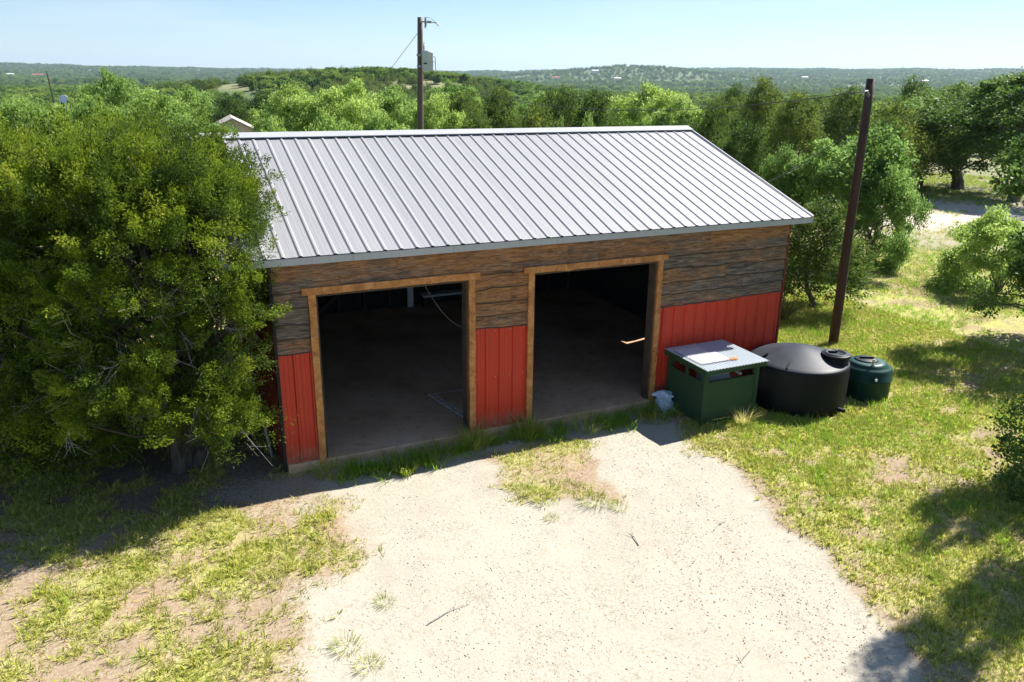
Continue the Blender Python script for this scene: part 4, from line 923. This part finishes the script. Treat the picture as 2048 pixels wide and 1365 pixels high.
def in_view(x, y, z, m=350):
    d = np.stack([x, y, z], -1) - CAM; w = d @ AF; u = d @ AR / w * FPX + 1024; v = 682.5 - d @ AU / w * FPX
    return (w > .5) & (u > -m) & (u < 2048 + m) & (v < 1365 + m)
def tuft(n, h, spread, lean, w, r, seg=2):
    V, F, ti = [], [], []
    for _ in range(n):
        a = r.uniform(0, 6.283); b = np.array([math.cos(a), math.sin(a), 0]); p_ = b * spread * math.sqrt(r.random()); hh = h * r.uniform(.45, 1.1); l = lean * r.uniform(.3, 1.3); s_ = np.array([-math.sin(a + r.normal(0, .6)), math.cos(a), 0]) * w * .5; k = len(V); t_ = r.random()
        for j in range(seg):
            q = j / seg; c = p_ + b * l * hh * q ** 1.8 + np.array([0, 0, hh * (q - .25 * l * q * q)]); f_ = 1 - .45 * q; V += [c - s_ * f_, c + s_ * f_]
        tip = p_ + b * l * hh + np.array([0, 0, hh * (1 - .25 * l)]); V.append(tip)
        for j in range(seg - 1): F += [(k + 2 * j, k + 2 * j + 1, k + 2 * j + 3), (k + 2 * j, k + 2 * j + 3, k + 2 * j + 2)]; ti += [t_, t_]
        F.append((k + 2 * seg - 2, k + 2 * seg - 1, k + 2 * seg)); ti.append(t_)
    return np.array(V), np.array(F), np.array(ti)
def grass_thing(name, label, x, y, n, h, spread, lean, w, mat, seed, cat='grass', s=1, group=None, seg=3):
    V, F, ti = tuft(n, h, spread, lean, w, np.random.default_rng(seed), seg)
    o = fast_mesh(name, V, F, M[mat], None, {'tint': ('FACE', ti)}); o.location = (x, y, float(yard_z(np.array([x]), np.array([y]))[0]) - .01); o.scale = (s, s, s); tag(o, label, cat, group); return o
# clumps that stand out
gA = grass_thing('grass_clump', 'tall dark grass clump at the foot of the post right of the left bay', 2.82, -.3, 260, .42, .2, .75, .008, 'grass', 1)
grass_thing('grass_clump', 'tall grass clump before the red panel between the bays', 3.75, -.28, 260, .42, .22, .75, .008, 'grass', 2)
gB = grass_thing('grass_clump', 'blond grass clump in front of the pump house corner', 7.22, -1.28, 140, .34, .14, .8, .008, 'grass_dry', 3)
grass_thing('grass_clump', 'green grass clump before the right bay beside the gravel', 4.75, -.42, 200, .3, .26, .7, .008, 'grass', 4)
grass_thing('grass_clump', 'wide green grass clump in the shade right of the right bay', 6.05, -.42, 260, .32, .36, .7, .008, 'grass', 5)
grass_thing('grass_clump', 'green grass clump at the foot of the leftmost door post', .62, -.28, 200, .24, .22, .7, .008, 'grass', 6)
grass_thing('grass_clump', 'low grass clump in the shade left of the middle of the left bay', 1.45, -.42, 220, .2, .28, .8, .008, 'grass', 7)
grass_thing('leafy_weed', 'bright yellow green weed at the shadow line before the left bay', 1.62, -.66, 160, .2, .14, .6, .02, 'grass', 8, 'weed')
grass_thing('grass_clump', 'grass clump in the shade before the right part of the left bay', 2.2, -.42, 240, .28, .26, .8, .008, 'grass', 9)
for i, (x, y, s_, lb) in enumerate([(2.94, -1.85, 1, 'left of the pair of olive tufts below the grass island'), (3.05, -2.1, 1.1, 'right of the pair of olive tufts below the grass island'), (3.65, -2.5, 1.2, 'wide olive tuft at the lower right of the grass island'), (3.88, -2.74, .7, 'small olive tuft alone right below the grass island'), (2.95, -2.6, .6, 'small straw tuft alone on the gravel under the island'), (3.54, -2.0, 1, 'green tuft at the right edge of the grass island'), (.49, -3.44, .7, 'small green tuft alone on the left part of the gravel'), (-.06, -3.95, .9, 'green tuft strip at the lower left of the gravel'), (.07, -4.3, .8, 'dark tuft at the bottom left of the gravel')]):
    grass_thing('grass_tuft', lb, x, y, 110, .13, .16, .9, .007, 'grass', 20 + i, 'grass', s_)
yu = grass_thing('yucca', 'spiky yucca at the right rear corner of the barn', 12.1, 3.0, 90, .75, .08, .7, .035, 'yucca', 50, 'yucca')
yu.location.z = -.12
# prototypes of the lawn: three real tufts lying in the grass
def lawn(name, x, y, args, mat, seed, lb): return grass_thing(name, lb, x, y, *args, mat, seed, 'grass', seg=2)
t1 = lawn('grass_tuft', 6.9, -2.6, (20, .065, .075, .9, .01), 'grass', 31, 'short green tuft in the lawn right of the gravel edge')
t2_ = lawn('grass_tuft', 8.0, -2.2, (18, .15, .06, .6, .008), 'grass_lush', 32, 'taller green tuft in the lawn before the black tank')
t3 = lawn('grass_tuft', -.6, -2.4, (18, .075, .05, 1.0, .008), 'grass_dry', 33, 'straw coloured tuft in the patchy grass left of the gravel')
r = np.random.default_rng(5)
def pick(n, box, dens, k=1.0):
    x = r.uniform(box[0], box[1], n); y = r.uniform(box[2], box[3], n); d = dens(x, y)
    ok = (r.random(n) < d * k) & in_view(x, y, np.zeros(n)) & ~((x > XL - .05) & (x < XR + .03) & (y > -.07) & (y < YB + .05)) & ~((x > bx0 - .02) & (x < bx1 + .02) & (y > by0 - .02) & (y < .1)) & (np.hypot(x - 8.77, y + .81) > R0 + .02) & (np.hypot(x - cx_, y - cy_) > r0 + .02)
    return x[ok], y[ok]
gd = lambda x, y: np.clip(green_f(x, y) * 1.25 - .28, 0, 1)
x, y = pick(110000, (-7, 15, -9, 5), gd, 1.0); scatter('short_grass', np.stack([x, y, yard_z(x, y) - .006], -1), r.uniform(.55, 1.25, len(x)), t1, 'short green lawn grass in patches round the gravel', r=r)
print('short grass', len(x))
lush = lambda x, y: np.clip(green_f(x, y) * 1.5 - .75 + .5 * np.exp(-((x - 9.4) / 2.0) ** 2 - ((y + 1.9) / .8) ** 2), 0, 1) * sstep(5.5, 7, x) + .1 * np.clip(green_f(x, y) - .45, 0, 1)
x, y = pick(26000, (-6, 16, -8, 6), lush, .6); scatter('long_grass', np.stack([x, y, yard_z(x, y) - .006], -1), r.uniform(.6, 1.25, len(x)), t2_, 'longer green grass round the tanks and over the right yard', r=r); print('long', len(x))
dry = lambda x, y: np.clip(green_f(x, y) * .9 - .2, 0, 1) * (.35 + .65 * (fbm(x * 1.1 + 50, y * 1.1, 3) > .52)) + .5 * np.exp(-((y + .95) / .22) ** 2) * sstep(1.2, .2, x) * sstep(-2.2, -1.2, x)
x, y = pick(60000, (-7, 15, -9, 5), dry, .8); scatter('dry_grass', np.stack([x, y, yard_z(x, y) - .006], -1), r.uniform(.5, 1.2, len(x)), t3, 'straw coloured grass mixed through the yard', r=r); print('dry', len(x))
bandf = lambda x, y: np.exp(-((y + .38) / .2) ** 2) * sstep(.5, .62, fbm(x * 1.9 + 12, y * 1.9 + 3, 3) + .06 * (x > 2.4)) * sstep(.3, .5, x) * sstep(6.5, 6.2, x)
x, y = pick(9000, (.2, 6.5, -1, 0), bandf, .2); scatter('threshold_grass', np.stack([x, y, yard_z(x, y) - .02], -1), r.uniform(.7, 1.7, len(x)), t2_, 'dark green grass growing along the foot of the front wall', r=r)
# field to the right
x = r.uniform(9, 48, 90000); y = r.uniform(1, 34, 90000); ok = in_view(x, y, np.zeros(len(x))) & (r.random(len(x)) < np.clip((fbm(x * .45, y * .45, 4) - .34) * 3, 0, 1) * (1 - .8 * np.exp(-((x - 29) / 8) ** 2 - ((y - 14) / 5) ** 2))) & ((x > XR + .1) | (y > 8)) & (np.hypot(x - CAM[0], y - CAM[1]) < 58)
x, y = x[ok], y[ok]; hf = r.random(len(x)) < .5; zd = np.where((x < YX1 - 1) & (y < YY1 - 1), yard_z(x, y), terrain(x, y)); scatter('dry_field_grass', np.stack([x, y, zd - .01], -1)[~hf], r.uniform(.9, 2.0, (~hf).sum()), t3, 'straw coloured grass through the open field at the right', r=r); x, y = x[hf], y[hf]; zf = np.where((x < YX1 - 1) & (y < YY1 - 1), yard_z(x, y), terrain(x, y))
scatter('field_grass', np.stack([x, y, zf - .01], -1), r.uniform(.5, 1.25, len(x)), t2_, 'rough grass over the open field at the right', r=r); print('field', len(x))
# pebbles and leaf litter
import bmesh
bm = bmesh.new(); bmesh.ops.create_icosphere(bm, subdivisions=1, radius=1)
rp = np.random.default_rng(6)
for v in bm.verts: v.co = Vector((v.co.x * 1.2, v.co.y * .9, v.co.z * .34)) * rp.uniform(.88, 1.1)
pm = bpy.data.meshes.new('stone'); bm.to_mesh(pm); bm.free(); pm.materials.append(M['pebble']); pm.polygons.foreach_set('use_smooth', [True] * len(pm.polygons))
stn = bpy.data.objects.new('stone', pm); col.objects.link(stn); stn.location = (.35, -1.7, -.13); stn.scale = (.05, .05, .05); tag(stn, 'fist sized pale stone at the left edge of the gravel', 'stone')
gp = lambda x, y: np.clip(gravel_f(x, y) * (.12 + 1.5 * sstep(.45, .68, fbm(x * .9 + 4, y * .9, 3)) + .5 * sstep(3.2, 5, x)), 0, 1) + .05
x, y = pick(42000, (-4, 7.5, -9, .0), gp, .6); scatter('gravel_stones', np.stack([x, y, yard_z(x, y) - .022 * (gravel_f(x, y) < .3) + .001], -1), (.0035 + .009 * r.random(len(x)) ** 4 + .004 * r.random(len(x))), stn, 'loose limestone pebbles over the drive', r=r, tilt=.18); print('stones', len(x))
lm = fast_mesh('dead_leaf', np.array([(-1, 0, .1), (0, -.45, 0), (1, 0, .18), (0, .45, .12)]), np.array([(0, 1, 2, 3)]), M['litter']); lm.location = (4.6, -4.2, -.1); lm.scale = (.03, .03, .03); tag(lm, 'curled brown leaf on the gravel at the right', 'leaf')
lp = lambda x, y: np.clip(1.6 * np.exp(-((x - 4.3) / 1.0) ** 2 - ((y + 5.2) / 1.1) ** 2) * fbm(x * 2.2, y * 2.2, 3) ** 2 * 3 + .5 * np.exp(-((x - 3.6) / .5) ** 2 - ((y + 4.1) / .5) ** 2) * fbm(x * 5, y * 5, 2) + .25 * litter_f(x, y) + .02, 0, 1)
x, y = pick(36000, (-6, 8, -9, 5), lp, .8); scatter('leaf_litter', np.stack([x, y, yard_z(x, y) + .004 - .02 * (gravel_f(x, y) < .3)], -1), r.uniform(.007, .017, len(x)), lm, 'brown leaf litter strewn on the gravel and below the junipers', r=r, tilt=.25); print('litter', len(x))
# twigs on the drive
for i, (px, py, L, a, lb) in enumerate([(1440, 1048, .3, .4, 'short grey stick on the gravel near the right grass edge'), (900, 1225, .55, .25, 'thin grey twig lying on the left part of the gravel'), (1270, 1075, .3, 1.3, 'small dark twig in the middle of the gravel'), (1480, 1330, .6, .5, 'forked twig at the bottom of the drive')]):
    d = AF + (px - 1024) / FPX * AR - (py - 682.5) / FPX * AU; q = CAM + d * (-.11 - CAM[2]) / d[2]; q[2] = yard_z(np.array([q[0]]), np.array([q[1]]))[0] + .012
    dv = np.array([math.cos(a), math.sin(a), 0]); mb = MB(); mb.tube([q - dv * L / 2, q + np.array([.01, .03, .008]), q + dv * L / 2], [.007, .006, .003], 5); mb.tube([q + dv * L * .1, q + dv * L * .3 + np.array([-.05, .07, .01])], [.004, .002], 4); tag(mb.build('fallen_twig', M['dead']), lb, 'twig')

# ------------------------------------------------------------------ distant forest
r = np.random.default_rng(91)
def fan(n, d0, d1, p=2.0): 
    px = r.uniform(-250, 2300, n); D = (r.uniform(d0 ** p, d1 ** p, n)) ** (1 / p); az = YAW + np.arctan((px - 1024) / FPX); return CAM[0] + D * np.sin(az), CAM[1] + D * np.cos(az), D, px
far_objs = []
for key, nm, lb in (('far_oak', 'distant_oak_wood', 'green oak woods filling the valley behind the barn'), ('far_cedar', 'distant_juniper_wood', 'dark juniper scrub over the valley and hills')):
    for vi in range(2):
        mc, tm = PROTO[key][vi]; x, y, D, px = fan(1, 135, 136); 
        pr = bpy.data.objects.new('crown', mc); rt = thing('oak_tree' if key == 'far_oak' else 'juniper_tree', ('oak' if key == 'far_oak' else 'juniper') + ' at the front of the valley wood ' + ('left of the utility pole' if vi == 0 else 'right of the utility pole'), 'oak' if key == 'far_oak' else 'juniper', tuple(pix((560 if vi == 0 else 1180) + (40 if key == 'far_oak' else 0), 170, 133)[:2]) + (0,))
        rt.location.z = float(terrain(rt.location.x, rt.location.y)); col.objects.link(pr); pr.parent = rt; tr = bpy.data.objects.new('trunk', tm); col.objects.link(tr); tr.parent = rt
        xs2, ys2, ss = [], [], []
        for n, d0, d1, sc0 in ((9000, 126, 520, 1.0), (15000, 480, 1500, 1.35), (26000, 1400, 6500, 2.6)):
            x, y, D, px = fan(n, d0, d1, 1.5); nn = fbm(x / (40 if d1 < 600 else 130) + 9, y / (40 if d1 < 600 else 130), 3); hill = np.exp(-((x - _hc[0]) / 95) ** 2 - ((y - _hc[1]) / 80) ** 2)
            open_ = fbm(x / (22 if d1 < 600 else 90) + 70, y / (22 if d1 < 600 else 90), 3)
            ok = (nn > .5 + r.normal(0, .06, n)) if key == 'far_cedar' else (nn < .5 + r.normal(0, .08, n))
            ok &= ~((open_ > np.where(D > 600, .68, .6)) & ((hill > .3) | (D > 1500)) & (r.random(n) < .93)) & ~((hill > .3) & (px < 530) & (px > 390) & (fbm(x / 16, y / 16, 2) > .5))
            xs2.append(x[ok]); ys2.append(y[ok]); ss.append((sc0 * r.uniform(.6, 1.1, n))[ok])
        x = np.concatenate(xs2); y = np.concatenate(ys2); s_ = np.concatenate(ss)
        scatter(nm, np.stack([x, y, terrain(x, y) - .3 * s_], -1), np.stack([s_ * r.uniform(.8, 1.3, len(s_)), s_ * r.uniform(.8, 1.3, len(s_)), s_ * .85], -1), pr, lb, r=r, tilt=.05); print(nm, len(x))

# ------------------------------------------------------------------ far buildings and bits
hq = pix(464, 236, 80.0); hz = float(terrain(hq[0], hq[1])); hs = thing('house', 'small tan house with gabled shingle roof among the trees behind the barn', 'house', (hq[0], hq[1], hz))
ha = unit(np.array([AR[0], AR[1], 0]) + .0 * AF); az_h = .35; e1 = np.array([ha[0] * math.cos(az_h) - ha[1] * math.sin(az_h), ha[0] * math.sin(az_h) + ha[1] * math.cos(az_h), 0]); e2 = np.array([-e1[1], e1[0], 0])
o_ = np.array([hq[0], hq[1], 0]); wz = hq[2]; hw = 2.05
def hp(a, b, z): return o_ + e1 * a + e2 * b + np.array([0, 0, z])
mb = MB(); mb.add([hp(a, b, z) for b in (0, 7) for a, z in ((-hw, hz - .5), (hw, hz - .5), (hw, wz - 1.05), (0, wz - .12), (-hw, wz - 1.05))], [(0, 1, 2, 3, 4), (9, 8, 7, 6, 5), (0, 5, 6, 1), (1, 6, 7, 2), (4, 9, 5, 0)]); mb.build('wall', M['stucco'], hs)
mb = MB()
for s_ in (-1, 1):
    mb.add([hp(a, b, z) for z_ in (0, -.18) for a, b, z in ((0, -.35, wz + z_), (s_ * (hw + .4), -.35, wz - 1.28 + z_), (s_ * (hw + .4), 7.3, wz - 1.28 + z_), (0, 7.3, wz + z_))], [(0, 1, 2, 3), (7, 6, 5, 4), (0, 4, 5, 1), (1, 5, 6, 2), (2, 6, 7, 3)])
mb.build('roof', M['shingle'], hs)
for a in (-1.3, .5):
    mb = MB(); c = hp(a, -.02, wz - 2.3); mb.obox(c, e1 * .35, e2 * .03, np.array([0, 0, .45])); w_ = mb.build('window', M['window'], hs)
c = hp(0, -.04, wz - .75); mb = MB(); mb.obox(c, e1 * .18, e2 * .03, np.array([0, 0, .14])); mb.build('gable_vent', M['shingle'], hs)
aq = pix(398, 252, 84.0); an = thing('metal_shed', 'low pale metal roofed shed left of the tan house', 'shed', (aq[0], aq[1], hz)); mb = MB(); mb.obox((aq[0], aq[1], (hz + aq[2]) / 2 - .2), e1 * 1.6, e2 * 1.5, np.array([0, 0, (aq[2] - hz) / 2 - .1])); mb.build('wall', M['stucco'], an); mb = MB(); mb.obox((aq[0], aq[1], aq[2] - .1), e1 * 1.8, e2 * 1.7, np.array([0, 0, .06])); mb.build('roof', M['corr'], an)
dq = pix(128, 200, 44.0); dz = float(terrain(dq[0], dq[1])); ds = thing('satellite_dish', 'small white satellite dish on a mast among the trees at the left', 'satellite dish', (dq[0], dq[1], dz))
mb = MB(); mb.lathe([(.001, .0), (.1, .01), (.17, .035), (.21, .06), (.2, .066), (.1, .02), (.001, .012)], (0, 0, 0), 24); ax_ = unit(-AF + np.array([.15, 0, .1])); rot = Vector(ax_).to_track_quat('Z', 'Y').to_matrix(); mb.v = [tuple(np.array(rot @ Vector(v)) + dq) for v in mb.v]; mb.build('dish', M['white_pl'], ds, smooth=True)
mb = MB(); mb.tube([dq + AF * .05, dq + AF * .12 - np.array([0, 0, .1]), (dq[0] + AF[0] * .12, dq[1] + AF[1] * .12, dz - .2)], .025, 8); mb.build('mast', M['steel'], ds)
sq = pix(93, 142, 75); sn = MB(); zt = float(terrain(sq[0], sq[1])); sn.tube([(sq[0] + .5, sq[1], zt - .3), (sq[0] + .3, sq[1], zt + 3), (sq[0], sq[1], sq[2])], [.13, .1, .04], 7); sn.tube([(sq[0] + .3, sq[1], zt + 3), (sq[0] + 1.0, sq[1], zt + 4.4)], [.08, .02], 5); tag(sn.build('dead_snag', M['bark']), 'bare grey dead snag above the left woods', 'dead tree')
# things beside the left wall, half hidden by the juniper
mb = MB(); mb.obox((-1.75, 2.6, .37), (.2, .03, 0), (.01, .01, 0), (0, .1, .36)); tag(mb.build('scrap_sheet', M['corr']), 'grey scrap sheet leaning in the shade behind the juniper trunk', 'scrap sheet')
mb = MB(); mb.tube([(-.05, .55, -.14), (-.13, .62, .5)], .022, 8); tag(mb.build('plastic_pipe', M['steel']), 'pale pipe leaning beside the left wall of the barn', 'pipe')
# houses on the far ridges
M['red_roof'] = plain('red_roof_tiles', (.4, .12, .07), .8); M['white_roof'] = plain('white_metal_roofing', (.75, .75, .76), .5)
for px, D, w, m_, lb in ((75, 2600, 42, 'red_roof', 'long red roofed house on the far left ridge'), (20, 2600, 24, 'white_roof', 'pale roofed house on the far left ridge'), (1112, 2300, 30, 'red_roof', 'red roofed house below the far hill'), (1190, 2450, 30, 'white_roof', 'white roofed house on the slope left of the far hill top'), (1235, 2200, 26, 'white_roof', 'white roofed house at the foot of the far hill'), (1610, 2900, 30, 'white_roof', 'white roofed house on the far right ridge'), (1850, 2500, 28, 'white_roof', 'pale roofed house near the right end of the far ridge')):
    q = pix(px, 150, D); z0 = float(terrain(q[0], q[1])); hh = thing('ridge_house', lb, 'house', (q[0], q[1], z0)); mb = MB(); mb.obox((q[0], q[1], z0 + 4.5), ar * w / 3.2, af * 6, np.array([0, 0, 4.8])); mb.build('wall', M['stucco'], hh)
    mb = MB(); c = np.array([q[0], q[1], z0 + 9.4]); mb.add([c + ar * a + af * b + np.array([0, 0, z]) for a in (-w / 3.2 - 1, w / 3.2 + 1) for b, z in ((-7, 0), (0, 2.6), (7, 0))], [(0, 1, 4, 3), (1, 2, 5, 4), (0, 2, 1), (3, 4, 5), (0, 3, 5, 2)]); mb.build('roof', M[m_], hh)

# ------------------------------------------------------------------ haze over the valley
HZ = True
if HZ:
    mb = MB(); mb.box(-14500, 14500, -14500, 14500, -40, 260); hz_o = mb.build('haze', None); tag(hz_o, 'thin blue haze over the valley', kind='stuff')
    hm = bpy.data.materials.new('haze_air'); hm.use_nodes = True; hn = hm.node_tree.nodes; hn.remove(hn['Principled BSDF']); pv = hn.new('ShaderNodeVolumePrincipled'); pv.inputs['Color'].default_value = (.62, .8, 1, 1); pv.inputs['Density'].default_value = 8.5e-5; pv.inputs['Anisotropy'].default_value = .2
    hm.node_tree.links.new(pv.outputs[0], hn['Material Output'].inputs['Volume']); hz_o.data.materials.append(hm)
for o in bpy.data.objects:
    if '_base' in o: del o['_base']
